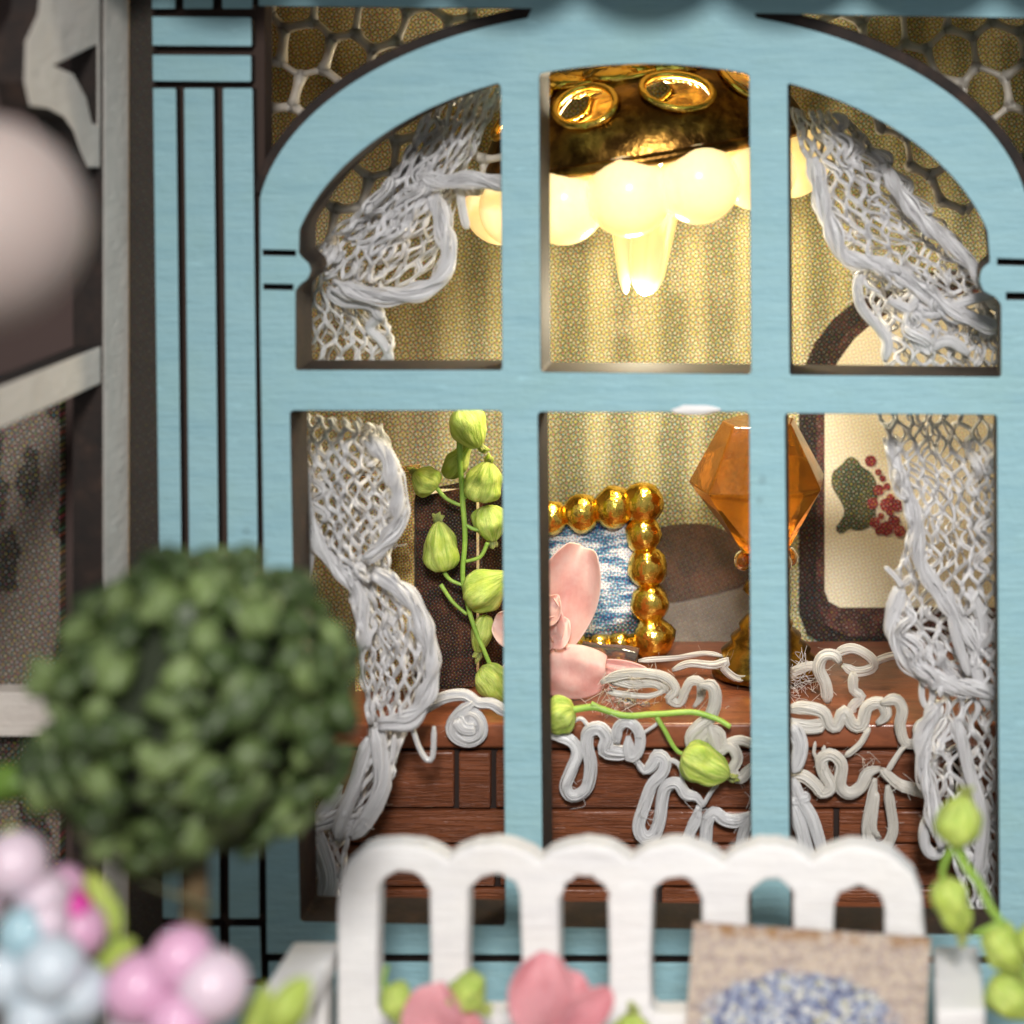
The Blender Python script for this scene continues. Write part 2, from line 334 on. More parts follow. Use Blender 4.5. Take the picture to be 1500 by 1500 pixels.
    def prism(s, poly, y0, y1, mi=0):
        """poly of (x,z) points, extruded from y0 to y1"""
        n = len(poly); vs = [(p[0], y0, p[1]) for p in poly] + [(p[0], y1, p[1]) for p in poly]
        fs = [tuple(range(n)), tuple(range(2 * n - 1, n - 1, -1))] + [(i, n + i, n + (i + 1) % n, (i + 1) % n) for i in range(n)]
        return s.add(vs, fs, mi=mi)
    def build(s, name, mats, parent=None, smooth=True, kind=None, sub=0, fix=False):
        off = wloc(parent) if parent else Vector((0, 0, 0))
        me = bpy.data.meshes.new(name); me.from_pydata([v - off for v in s.v], [], s.f)
        for m in (mats if isinstance(mats, (list, tuple)) else [mats]): me.materials.append(M[m])
        ul = me.uv_layers.new(name='UVMap'); flat = [c for f in s.uv for q in f for c in q]
        if len(flat) == 2 * len(me.loops): ul.data.foreach_set('uv', flat)
        me.polygons.foreach_set('material_index', s.mi); me.polygons.foreach_set('use_smooth', [smooth] * len(s.f)); me.update()
        if fix:
            bm = bmesh.new(); bm.from_mesh(me); bmesh.ops.recalc_face_normals(bm, faces=bm.faces[:]); bm.to_mesh(me); bm.free()
        o = bpy.data.objects.new(name, me); COL.objects.link(o); o.parent = parent
        if sub: md = o.modifiers.new('sub', 'SUBSURF'); md.levels = sub; md.render_levels = sub
        if kind: o['kind'] = kind
        return o
def plate(name, loops, y0, y1, mats, parent=None, bev=.02):
    """flat cut-out board: loops of (x,z), first outline then holes; mats = (faces, cut edge)"""
    cu = bpy.data.curves.new('tmp', 'CURVE'); cu.dimensions = '2D'; cu.fill_mode = 'BOTH'; cu.extrude = abs(y1 - y0) / 2 - bev
    cu.bevel_depth = bev; cu.bevel_resolution = 1; cu.offset = -bev
    for lp in loops:
        sp = cu.splines.new('POLY'); sp.points.add(len(lp) - 1); sp.use_cyclic_u = True
        for i, p in enumerate(lp): sp.points[i].co = (p[0], p[1], 0, 1)
    ob = bpy.data.objects.new('tmp', cu); COL.objects.link(ob)
    dg = bpy.context.evaluated_depsgraph_get(); dg.update(); me = bpy.data.meshes.new_from_object(ob.evaluated_get(dg)); bpy.data.objects.remove(ob)
    me.name = name; off = wloc(parent) if parent else Vector((0, 0, 0)); ym = (y0 + y1) / 2
    me.materials.clear()
    for m in mats: me.materials.append(M[m])
    for p in me.polygons: p.material_index = 0 if abs(p.normal.z) > .5 else len(mats) - 1; p.use_smooth = False
    for v in me.vertices: v.co = Vector((v.co.x, ym - v.co.z, v.co.y)) - off
    me.update(); o = bpy.data.objects.new(name, me); COL.objects.link(o); o.parent = parent; return o
def F(px, py): return ((px - 750) / 100, (750 - py) / 100)       # a point of the house front (depth 0)
def smooth_path(p, k=6, closed=False):
    p = [Vector(q) for q in p]; n = len(p); out = []
    for i in range(n if closed else n - 1):
        a, b, c, d = (p[(i - 1) % n] if (closed or i) else p[0]), p[i], p[(i + 1) % n], (p[(i + 2) % n] if (closed or i + 2 < n) else p[-1])
        for j in range(k):
            t = j / k; out.append(.5 * ((2 * b) + (c - a) * t + (2 * a - 5 * b + 4 * c - d) * t * t + (3 * b - a - 3 * c + d) * t ** 3))
    if not closed: out.append(p[-1])
    return out
def P(path, y=None):
    """path of (px,py[,depth]) -> world points"""
    return [W(q[0], q[1], q[2] if len(q) > 2 else y) for q in path]
def resample(p, n):
    p = [Vector(q) for q in p]; ls = [0]
    for i in range(1, len(p)): ls.append(ls[-1] + (p[i] - p[i - 1]).length)
    out = []; k = 0
    for i in range(n + 1):
        t = ls[-1] * i / n
        while k < len(p) - 2 and ls[k + 1] < t: k += 1
        seg = ls[k + 1] - ls[k]; out.append(p[k].lerp(p[k + 1], (t - ls[k]) / seg if seg > 1e-9 else 0))
    return out
def jit(a): return Vector((random.uniform(-a, a), random.uniform(-a, a), random.uniform(-a, a)))

# ================================================================== the room behind the window
WALL_Y = 8.2
def slab(name, a, b, mat, kind='structure'):
    o = MB().box(a, b).build(name, mat, smooth=False, kind=kind); return o
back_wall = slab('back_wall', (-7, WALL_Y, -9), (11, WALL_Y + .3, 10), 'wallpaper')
props(back_wall, 'olive striped paper wall at the back of the miniature room', 'wall')
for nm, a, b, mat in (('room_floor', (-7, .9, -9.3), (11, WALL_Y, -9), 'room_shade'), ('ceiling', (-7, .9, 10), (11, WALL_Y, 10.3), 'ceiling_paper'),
                      ('right_wall', (11, .9, -9), (11.3, WALL_Y, 10), 'ceiling_paper'), ('left_wall', (-7.3, .9, -9), (-7, WALL_Y, 10), 'ceiling_paper')):
    o = slab(nm, a, b, mat); props(o, {'room_floor': 'shaded floor of the miniature room', 'ceiling': 'papered ceiling over the miniature room',
        'right_wall': 'plain side wall of the room beyond the window', 'left_wall': 'plain side wall of the room beside the left curtains'}[nm], 'floor' if 'floor' in nm else 'ceiling' if nm == 'ceiling' else 'wall')
deck = slab('deck', (-22, -26, -9.2), (24, 0, -8.8), 'deck_board'); props(deck, 'brown deck in front of the blue house front', 'deck')

def rounded(poly, r, n=6):
    out = []; N = len(poly)
    for i in range(N):
        p = Vector(poly[i]); a = (Vector(poly[i - 1]) - p); b = (Vector(poly[(i + 1) % N]) - p); q = min(r, a.length / 2, b.length / 2)
        A = p + a.normalized() * q; B = p + b.normalized() * q
        for k in range(n + 1):
            t = k / n; out.append(tuple(A * (1 - t) ** 2 + p * 2 * t * (1 - t) + B * t * t))
    return out
def wallpoly(name, px, y0, thick, mat, label=None, r=0):
    poly = [(W(a, b, y0).x, W(a, b, y0).z) for a, b in px]
    if r: poly = rounded(poly, r)
    o = MB().prism(poly, y0, y0 + thick).build(name, mat, back_wall, smooth=False, fix=True)
    if label: o['label'] = label
    return o
def arch_px(l, r, top, bot, h, n=14, k=1.0):
    c = (l + r) / 2; a = (r - l) / 2
    return [(l, bot - 50 * k), (l + 12 * k, bot - 18 * k), (l + 45 * k, bot)] + [(r - 45, bot), (r, bot - 50)] + [(c + a * cos(pi * k / n), top + h - h * sin(pi * k / n)) for k in range(n + 1)]
y = WALL_Y - .02
wallpoly('mirror_border_print', arch_px(1170, 1640, 395, 948, 190), y, .015, 'print_dark', 'dark printed arched border of the cream panel')
wallpoly('mirror_inner_border_print', arch_px(1196, 1616, 420, 932, 178), y - .012, .01, 'print_maroon')
wallpoly('mirror_panel_print', arch_px(1208, 1606, 432, 890, 172, k=.5), y - .024, .01, 'print_cream', 'cream printed panel inside the dark arched border')
leaf_px = [(1222, 775), (1232, 762), (1238, 748), (1228, 728), (1217, 712), (1219, 690), (1232, 682), (1243, 668), (1256, 672), (1262, 684), (1275, 690), (1284, 705), (1287, 725), (1282, 745), (1284, 762), (1272, 774), (1256, 778), (1244, 774), (1232, 784)]
wallpoly('grape_leaf_print', leaf_px, y - .036, .01, 'print_leaf', 'dark green grape leaf printed on the cream panel', .12)
mb = MB()
for (a, b) in ((1277, 672), (1286, 690), (1297, 700), (1300, 716), (1286, 722), (1294, 735), (1308, 726), (1281, 738), (1290, 752), (1302, 748), (1310, 762), (1284, 766), (1296, 772), (1288, 780), (1318, 742), (1314, 776)):
    c = W(a, b, y - .04); c.x += random.uniform(-.06, .06); c.z += random.uniform(-.06, .06); rr = random.uniform(.06, .14)
    mb.prism([(c.x + rr * cos(k * pi / 4), c.z + rr * sin(k * pi / 4)) for k in range(8)], y - .046 - random.random() * .012, y - .03)
o = mb.build('berry_print', 'print_berry', back_wall, smooth=False, kind='stuff'); o['label'] = 'dark red berries printed beside the grape leaf'
wallpoly('brown_basket_print', [(930, 800), (945, 778), (985, 768), (1040, 766), (1085, 790), (1100, 830), (1092, 858), (1040, 872), (985, 884), (945, 882), (932, 845)], y - .03, .014, 'print_brown', 'mottled dark brown rounded shape printed low on the wall', .3)
wallpoly('grey_cloth_print', [(925, 872), (1000, 880), (1090, 852), (1120, 880), (1125, 990), (920, 990)], y - .015, .012, 'print_grey', 'grey cloudy patch printed below the brown shape')

# ================================================================== the blue house front
front = empty('house_front', (0, 0, -8.8), 'pale blue wooden miniature house front with an arched six-pane window', 'house front')
def ell(cx, cy, a, b, x): return cy - b * sqrt(max(0, 1 - ((x - cx) / a) ** 2))
def arc(cx, cy, a, b, x0, x1, n=28):
    t0 = math.acos(max(-1, min(1, (x0 - cx) / a))); t1 = math.acos(max(-1, min(1, (x1 - cx) / a)))
    return [(cx + a * cos(t0 + (t1 - t0) * k / n), cy - b * sin(t0 + (t1 - t0) * k / n)) for k in range(n + 1)]
OUT = (942, 336, 568, 325); INN = (942, 419, 520, 325)
outline = [(378, -320), (1720, -320), (1720, 1403), (390, 1398), (386, 850), (380, 470), (380, 292)] + arc(*OUT, 382, 772) + [(778, 13), (378, 9)]
sp_r = [(1106, 20), (1506, 27), (1506, 292)] + arc(*OUT, 1501, 1108)
pUL = [(735, 542), (733, 128)] + arc(*INN, 730, 439, 20) + [(438, 372), (446, 380), (453, 386), (456, 397), (451, 409), (441, 416), (433, 426), (433, 542)]
pUM = [(792, 545)] + arc(*INN, 790, 1097, 16) + [(1100, 548)]
pUR = [(1157, 549)] + arc(*INN, 1154, 1446, 20) + [(1450, 384), (1441, 390), (1436, 398), (1434, 412), (1440, 427), (1458, 436), (1466, 446), (1466, 552)]
pLL = [(425, 602), (735, 602), (737, 980), (740, 1356), (440, 1350), (432, 980)]
pLM = [(788, 604), (1097, 604), (1101, 1362), (796, 1358)]
pLR = [(1150, 606), (1460, 608), (1464, 1370), (1158, 1365)]
def soft(poly, r=6):   # knocked corners, hand-cut
    return [tuple(q) for q in rounded(poly, r, 3)]
slits = [[(385, 366), (433, 367), (433, 375), (385, 374)], [(386, 416), (429, 417), (429, 425), (386, 424)], [(1461, 379), (1560, 382), (1560, 391), (1461, 388)], [(1474, 429), (1560, 430), (1560, 440), (1474, 439)]]
loops = [[F(*q) for q in lp] for lp in [outline, sp_r, soft(pUL, 4), soft(pUM), soft(pUR, 4), soft(pLL), soft(pLM), soft(pLR)] + slits]
plate('window_frame', loops, 0, .9, ('blue_paint', 'burnt_edge'), front, .022)
for x0, x1 in ((384, 431), (1472, 1600)): MB().box((F(x0, 0)[0], .4, F(0, 445)[1]), (F(x1, 0)[0], .6, F(0, 358)[1])).build('groove_backing', 'dark_backing', front, False)
for x0, x1 in ((381, 780), (1104, 1503)):   # burnt inner layer showing along the outer curve of the arch
    band = arc(*OUT, x0, x1, 30); cx, cy = OUT[0], OUT[1]
    outer = [(cx + (x - cx) * 1.028, cy + (yy - cy) * 1.052) for x, yy in band]
    plate('arch_inner_layer', [[F(*q) for q in band + outer[::-1]]], .12, .86, ('burnt_edge', 'burnt_edge'), front, .01)
# plinth boards under the window
plate('plinth_board', [[F(*q) for q in ((392, 1409), (1720, 1413), (1720, 1520), (392, 1515))]], .02, .9, ('blue_paint', 'burnt_edge'), front)
plate('plinth_board', [[F(*q) for q in ((392, 1522), (1720, 1526), (1720, 1625), (392, 1625))]], .02, .9, ('blue_paint', 'burnt_edge'), front)
# pilaster of strips and blocks on a burnt backing
MB().box((*F(212, 0)[:1], .22, -8.8), (F(381, 0)[0], .6, 10.7)).build('pilaster_backing', 'dark_backing', front, False)
def strip(name, q): plate(name, [[F(*p) for p in soft(q, 3)]], 0.0, .2, ('blue_paint', 'burnt_edge'), front, .016)
for a, b in (((221, 258), (238, 268)), ((269, 313), (279, 322)), ((326, 370), (335, 380))):
    m = [((a[i] * .46 + b[i] * .54) + (2 if i == 0 else 2)) for i in (0, 1)]
    strip('pilaster_strip', [(a[0], 129), (a[1], 129), (m[1], 780), (b[1], 1346), (b[0], 1346), (m[0], 780)])
strip('pilaster_block', [(220, 80), (368, 81), (368, 120), (220, 119)]); strip('pilaster_block', [(220, 24), (368, 25), (369, 68), (220, 67)])
for x0, x1 in ((220, 257), (268, 312), (325, 370)): strip('pilaster_block', [(x0, -200), (x1, -200), (x1, 13), (x0, 13)])
for x0, x1 in ((238, 268), (279, 322), (335, 381)): strip('pilaster_block', [(x0, 1357), (x1, 1357), (x1 + 2, 1434), (x0 + 2, 1434)])
strip('pilaster_block', [(240, 1443), (384, 1443), (386, 1560), (242, 1560)])
plate('corner_board', [[F(*p) for p in ((189, -320), (219, -320), (236, 1000), (240, 1620), (189, 1620))]], -.01, .7, ('dark_speckled_board', 'dark_backing'), front)
MB().ball((F(1018, 0)[0], -.01, F(0, 600)[1]), (.36, .05, .07), 20, 8, .3).build('glue_dab', 'white_paint', front)
# awning over the window, above the picture; its scalloped edge shades the top of the front
vx, n = 1.31 - 1.95 * 6, 12; pts = []
for k in range(n):
    for j in range(10):
        t = j / 10; pts.append((vx + 1.95 * (k + t), 8.44 - .40 * sin(pi * t) ** .7))
pts += [(vx + 1.95 * n, 8.44), (vx + 1.95 * n, 9.4), (vx, 9.4)]
aw = plate('awning', [pts], -2.3, -2.1, ('blue_paint', 'burnt_edge'), front)
MB().add([(vx, -2.3, 9.35), (vx + 1.95 * n, -2.3, 9.35), (vx + 1.95 * n, -.02, 10.4), (vx, -.02, 10.4), (vx, -2.3, 9.5), (vx + 1.95 * n, -2.3, 9.5), (vx + 1.95 * n, -.02, 10.6), (vx, -.02, 10.6)],
         [(0, 1, 2, 3), (7, 6, 5, 4), (0, 4, 5, 1), (3, 2, 6, 7), (0, 3, 7, 4), (1, 5, 6, 2)]).build('awning_roof', 'blue_paint', aw, False)

# ================================================================== the bay at the left, at right angles to the front
bay = empty('bay_window', (-5.75, -3, -8.8), 'greyish white side bay with post, rail and curved bracket, left of the blue front', 'bay window')
SX = EX - 11.1                                   # plane of the bay's outer face
def SP(px, py):
    d = 3000 * 11.1 / (1300 - px); return (d - D, EZ - (py - 20) / 3000 * d)
def side_plate(name, loops, x0, x1, mats, parent):
    o = plate(name, loops, x0, x1, mats, None, .03)   # built in the y/z plane, then turned
    off = wloc(parent)
    for v in o.data.vertices: v.co = Vector((v.co.y, v.co.x, v.co.z)) - off
    o.data.flip_normals(); o.data.update(); o.parent = parent; return o
pm = ('grey_white_paint', 'burnt_edge')
yp = SP(152, 0)[0]
side_plate('post', [[(yp, 11), (-.02, 11), (-.02, -8.8), (yp, -8.8)]], SX - .45, SX, pm, bay)
side_plate('rail', [[(yp - .01, 2.60), (yp - .01, 2.06), (-13, 2.14), (-13, 2.70)]], SX - .42, SX - .03, pm, bay)
br = [SP(151, -60), SP(151, 246), SP(133, 246), SP(122, 222), SP(112, 192), SP(98, 172), SP(76, 160), SP(48, 156), SP(40, 120), SP(42, 60), SP(60, 20), SP(70, -60)]
hole = [SP(84, 96), SP(146, 66), SP(146, 182), SP(139, 180), SP(130, 142), SP(112, 108)]
side_plate('bracket', [[(a - .01, b) for a, b in br], hole], SX - .42, SX - .03, pm, bay)
side_plate('post', [[(-14, 11), (-13.02, 11), (-13.02, -8.8), (-14, -8.8)]], SX - .45, SX, pm, bay)
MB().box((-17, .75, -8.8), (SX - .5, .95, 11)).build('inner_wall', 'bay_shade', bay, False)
# leaf-printed paper inside the bay
lp = MB().prism([(W(a, b, .6).x, W(a, b, .6).z) for a, b in ((-300, 585), (92, 540), (92, 1420), (-300, 1420))], .5, .7).build('leaf_paper', 'print_leafpaper', smooth=False, fix=True)
props(lp, 'cream paper printed with dark leaves inside the left bay', 'paper panel')
for k, (py, h) in enumerate(((1010, 52),)):
    a = W(-200, py, .3); b = W(92, py, .3); o = MB().box((a.x, .1, a.z - h * .012), (b.x, .49, a.z + .02), .02).build('shelf_board', 'grey_white_paint', smooth=False)
    props(o, 'thick pale shelf board low on the leaf-printed paper', 'shelf')
lo = W(-38, 330, -14); orb = empty('round_globe', (SX, -13.5, lo.z), 'pale pinkish round globe of unknown use, out of focus at the left edge', 'lantern')  # unidentified round shape, built as a plain globe
MB().ball(lo, 158 * U(-14), 32, 20).build('globe', 'globe_glass', orb)
MB().tube([(SX, -13.5, lo.z + 1.5), (SX + .9, -13.8, lo.z + 1.7), (lo.x, -14, lo.z + 1.4), (lo.x, -14, lo.z + .75)], .08, 8).build('arm', 'old_gold', orb)  # arm added out of view to carry the globe

# ================================================================== lace curtains
def wob(p, a=.03, f=1.3):
    p = Vector(p); return p + noise.noise_vector(p * f) * a
def strand(mb, a, b, r, bow=.03, n=4):
    a = Vector(a); b = Vector(b); m = jit(bow); pts = [a.lerp(b, i / n) + m * sin(pi * i / n) for i in range(n + 1)]
    q = random.uniform(.75, 1.2)
    mb.tube(pts, [r * q * (1.25 - .45 * sin(pi * i / n)) for i in range(n + 1)], 6)
FILM = []
def net(mb, L, R, y, rows, cols, r=6, fold=.25, jpx=3, drop=.0, fat=.25, under=True):
    if under: net(mb, L, R, y + .22, rows + 2, cols, r * .8, fold, jpx * 2, 0, 0, False)
    """gathered net between two edges given in picture points: each yarn swings to touch its neighbours in turn"""
    L0, R0 = L, R; cols = int(cols * 1.2 + .5)
    L = resample([(p[0], p[1], 0) for p in smooth_path([(q[0], q[1], 0) for q in L])], rows * 2)
    R = resample([(p[0], p[1], 0) for p in smooth_path([(q[0], q[1], 0) for q in R])], rows * 2)
    ph = random.random() * 6; u = U(y); sd = random.random() * 90
    if under: FILM.append((L0, R0, y + .12))
    for j in range(cols * 2 + 1):
        pts = []
        for i in range(rows * 2 + 1):
            g = noise.noise(Vector((i * .35, j * .5, sd)))
            ph2 = (i // 2 + j) % 2; sw = (.45 if ph2 else -.45) * (1 if i % 2 else .8) * (.95 + .45 * g)
            t = min(1, max(0, (j + sw) / (cols * 2))); t += .10 * sin(t * pi) * noise.noise(Vector((i * .3, sd, t * 2))); q = L[i].lerp(R[i], min(1, max(0, t)))
            nv = noise.noise_vector(Vector((q.x / 30, q.y / 30, sd + j * .7))) * jpx * 1.5
            pts.append(W(q.x + nv.x, q.y + nv.y, y + fold * sin(t * 7 + ph + i * .09) + .07 * sin(i * 2.1 + j)))
        sm = smooth_path(pts, 4)
        for f in range(4):
            o1 = Vector((j * 3.7 + f * 11, f * 9.1, sd)); rr = r * u * random.uniform(.20, .32)
            mb.tube([p + noise.noise_vector(p * 1.1 + o1) * r * u * .62 for p in sm], [rr * (1 + .3 * noise.noise(p * 1.5 + o1)) for p in sm], 5)
        if random.random() < fat:     # a loose thicker yarn lying over the net
            a = random.randrange(0, max(1, rows)); seg = sm[a * 4: a * 4 + random.randrange(16, 40)]
            if len(seg) > 4: bundle(mb, [p + Vector((.06 * sin(k * .4), -.1, 0)) for k, p in enumerate(seg)], r * u * 1.1, 9, fr=.2, core=0)
def film(mb, L, R, y, rows=24, cols=10, fold=.2):
    """stiffened gauze lying in the net"""
    L = resample([(p[0], p[1], 0) for p in smooth_path([(q[0], q[1], 0) for q in L])], rows); R = resample([(p[0], p[1], 0) for p in smooth_path([(q[0], q[1], 0) for q in R])], rows)
    ph = random.random() * 6; vs = []; fs = []; uv = []
    for i in range(rows + 1):
        for j in range(cols + 1):
            t = j / cols; q = L[i].lerp(R[i], t); nn = noise.noise_vector(Vector((q.x / 35, q.y / 35, y)))
            vs.append(W(q.x + nn.x * 5, q.y + nn.y * 5, y + fold * sin(t * 8 + ph + i * .15) + .12 * nn.z))
    for i in range(rows):
        for j in range(cols):
            a = i * (cols + 1) + j; fs.append((a, a + 1, a + cols + 2, a + cols + 1)); p, q = i / rows * 3, (i + 1) / rows * 3
            uv.append([(j / cols, p), ((j + 1) / cols, p), ((j + 1) / cols, q), (j / cols, q)])
    mb.add(vs, fs, uv)
def bundle(mb, pts, R, n=10, ends=True, fr=.30, lump=0, core=.7):
    """loose silky bundle of filaments along world points"""
    N = len(pts); sd = random.random() * 80
    LM = [1 + lump * sin(i * .75 + 2 * noise.noise(p * .7)) for i, p in enumerate(pts)]
    if core: mb.tube(pts, [LM[i] * R * core * (min(1, 8 * min(i, N - 1 - i) / N + .3) if ends else 1) * (1 + .22 * noise.noise(p * .9 + Vector((sd, 0, 0)))) for i, p in enumerate(pts)], 8)
    for f in range(n):
        a = random.random() * 6.28; q = .72 + .28 * random.random(); o1 = Vector((sd + f * 3.1, f * 7.7, sd)); rr = R * fr * random.uniform(.75, 1.25)
        out = []; rads = []
        for i, p in enumerate(pts):
            t = (pts[min(i + 1, N - 1)] - pts[max(i - 1, 0)]).normalized(); s1 = Vector((t.z, 0, -t.x)); s1 = s1.normalized() if s1.length > .05 else Vector((1, 0, 0)); s2 = t.cross(s1)
            aa = a + i * .05 + .9 * noise.noise(p * .8 + o1); e = (min(1, 8 * min(i, N - 1 - i) / N + .3) if ends else 1) * (1 + .22 * noise.noise(p * .9 + Vector((sd, 0, 0))))
            out.append(p + (s1 * cos(aa) + s2 * sin(aa) * .8) * R * q * e * LM[i]); rads.append(rr * (1 + .2 * noise.noise(p * 2 + o1)))
        mb.tube(out, rads, 5)
def braid(mb, path, y, w=10, r=7, lam=40):
    """silky gathered edge along picture points: two bundles laid round each other"""
    pts = smooth_path(P(path, y), 8); u = U(y); L = sum((pts[i] - pts[i - 1]).length for i in range(1, len(pts))); n = max(10, int(L / u / 6)); rs = resample(pts, n)
    for c in range(3):
        out = []
        for i, p in enumerate(rs):
            t = (rs[min(i + 1, n)] - rs[max(i - 1, 0)]).normalized(); nn = Vector((t.z, 0, -t.x)); a = 2 * pi * (L * i / n / u / (lam * 4.5)) + 2.1 * c + 1.8 * noise.noise(p * .8)
            out.append(p + nn * (w * .75 * u * sin(a)) + Vector((0, -w * u * .5 * cos(a), 0)))
        bundle(mb, out, r * .85 * u, 16, fr=.16, lump=.3, core=.4)
def cord(mb, path, y, r=9, plies=3, k=8, tw=0):
    """soft cord of fine filaments"""
    pts = smooth_path(P(path, y), k); u = U(y); L = sum((pts[i] - pts[i - 1]).length for i in range(1, len(pts))); rs = resample(pts, max(10, int(L / u / 5)))
    bundle(mb, rs, r * .92 * u, 30 if r > 6 else 9, fr=.15 if r > 6 else .3, core=.72)
    for _ in range(int(L / u / 16)):     # stray hairs
        a = random.choice(rs) + jit(r * u * .7); d = jit(1).normalized(); q = random.uniform(.06, .22); mb.tube([a, a + d * q * .5 + jit(.03), a + d * q + jit(.05)], .16 * u, 3)
def fuzz(mb, path, y, n=12, ln=40, r=.4, spread=14):
    pts = P(path, y)
    for _ in range(n):
        a = random.choice(pts) + jit(spread * U(y)); d = jit(1).normalized(); d.y *= .4; c = jit(.12); L = ln * U(y) * random.uniform(.4, 1.1)
        mb.tube(smooth_path([a, a + d * L * .4 + c, a + d * L + c * random.uniform(-1, 2)], 4), r * U(y), 4)
def tulle(mb, quads, y, cell=46, r=4.5, keep=lambda x, z: True, sx=0, sy=0, rot=0.0, wav=5):
    """thin hexagonal net in a picture box"""
    x0, y0, x1, y1 = quads; a = cell; done = set(); hs = a * .62; c_, s_ = cos(rot), sin(rot); mx, my = (x0 + x1) / 2, (y0 + y1) / 2
    def tr(x, z):
        x, z = mx + (x - mx) * c_ - (z - my) * s_, my + (x - mx) * s_ + (z - my) * c_
        v = noise.noise_vector(Vector((x / 60, z / 60, y))) * wav * 2
        return (x + v.x, z + v.y)
    nx = int((x1 - x0) / a) + 2; ny = int((y1 - y0) / (hs * 1.55)) + 2
    for j in range(-1, ny):
        for i in range(-1, nx):
            cx = x0 + (i + (.5 if j % 2 else 0)) * a; cy = y0 + j * hs * 1.55
            hx = [(cx, cy - hs), (cx + a / 2, cy - hs * .55), (cx + a / 2, cy + hs * .55), (cx, cy + hs), (cx - a / 2, cy + hs * .55), (cx - a / 2, cy - hs * .55)]
            for k in range(3):
                p, q = tr(*hx[k]), tr(*hx[k + 1])
                if keep(*p) and keep(*q):
                    A, B = W(*p, y + .1 * sin(p[0] * .02)), W(*q, y + .1 * sin(q[0] * .02)); strand(mb, A, B, r * U(y), .025, 3)
                    mb.ball(A, r * U(y) * 1.25, 6, 4)

def curtain(label, base): return empty('lace_curtain', W(*base), label, 'curtain', 'lace curtains behind the arched window')
CY = 1.75
# --- upper left
c1 = curtain('white lace curtain swept aside in the upper left pane and corner of the arch', (500, 530, CY))
m = MB(); net(m, [(640, 130), (600, 220), (548, 290), (480, 345), (450, 400)], [(735, 130), (700, 210), (668, 280), (655, 350), (600, 420)], CY, 11, 6, 6.5, .3)
net(m, [(478, 355), (442, 400), (436, 460), (432, 535)], [(560, 400), (555, 450), (575, 490), (570, 535)], CY + .15, 7, 5, 6.5, .2)
net(m, [(600, 215), (560, 280), (500, 340)], [(650, 250), (610, 320), (560, 390)], CY - .15, 6, 3, 8, .1)
m.build('netting', 'white_yarn', c1, kind='stuff')
m = MB()
for q in FILM: film(m, *q)
FILM.clear(); m.build('gauze', 'gauze', c1, kind='stuff')
m = MB(); braid(m, [(615, 262), (650, 268), (690, 262), (740, 272)], CY - .3, 9, 8, 46); m.build('gathered_edge', 'white_yarn', c1)
m = MB(); braid(m, [(636, 285), (648, 330), (656, 378), (640, 412), (600, 432), (540, 432), (486, 416)], CY - .3, 10, 8.5, 44); m.build('plaited_edge', 'white_yarn', c1)
m = MB(); cord(m, [(540, 442), (556, 462), (540, 480), (560, 500), (575, 530)], CY, 7); cord(m, [(480, 420), (500, 440), (545, 446), (560, 470)], CY - .1, 9); cord(m, [(672, 270), (678, 310), (684, 335)], CY, 6)
fuzz(m, [(640, 300), (560, 430), (480, 400), (690, 270), (500, 480)], CY - .2, 26); m.build('loose_thread', 'white_yarn', c1, kind='stuff')
m = MB(); tulle(m, (360, -20, 800, 420), CY + .35, 64, 7.5, lambda x, z: z < 600 - x * .45 and x < 745, rot=.22); m.build('tulle', 'grey_thread', c1, kind='stuff')
# --- upper right
c2 = curtain('white lace curtain swept aside in the upper right pane and corner of the arch', (1380, 530, CY))
m = MB(); net(m, [(1165, 160), (1182, 240), (1205, 310), (1235, 370), (1270, 430)], [(1240, 170), (1300, 240), (1350, 300), (1400, 350), (1440, 400)], CY, 12, 5, 7, .3)
net(m, [(1268, 400), (1280, 450), (1296, 535)], [(1440, 400), (1462, 450), (1470, 535)], CY + .1, 7, 6, 7.5, .3, fat=.5)
m.build('netting', 'white_yarn', c2, kind='stuff')
m = MB()
for q in FILM: film(m, *q)
FILM.clear(); m.build('gauze', 'gauze', c2, kind='stuff')
m = MB(); braid(m, [(1190, 230), (1205, 300), (1222, 345), (1240, 378), (1290, 388), (1320, 400)], CY - .3, 9, 8.5, 44); m.build('plaited_edge', 'white_yarn', c2)
m = MB(); braid(m, [(1300, 250), (1330, 300), (1375, 345), (1420, 385), (1440, 420)], CY - .25, 8, 8, 40); braid(m, [(1310, 395), (1360, 430), (1400, 460), (1465, 480)], CY - .25, 9, 8, 50); m.build('gathered_edge', 'white_yarn', c2)
m = MB(); cord(m, [(1262, 392), (1256, 420), (1262, 450), (1286, 478), (1300, 500), (1296, 530)], CY - .1, 8); cord(m, [(1350, 420), (1330, 470), (1350, 510), (1390, 500), (1420, 520)], CY - .2, 8); cord(m, [(1300, 440), (1360, 460), (1420, 440), (1460, 430)], CY - .2, 9)
fuzz(m, [(1230, 370), (1300, 400), (1400, 470), (1350, 500), (1270, 440)], CY - .2, 26); m.build('loose_thread', 'white_yarn', c2, kind='stuff')
m = MB(); tulle(m, (1100, -20, 1540, 420), CY + .35, 64, 7.5, lambda x, z: z < 60 + (x - 1130) * .95 and x > 1150, rot=-.2); m.build('tulle', 'grey_thread', c2, kind='stuff')
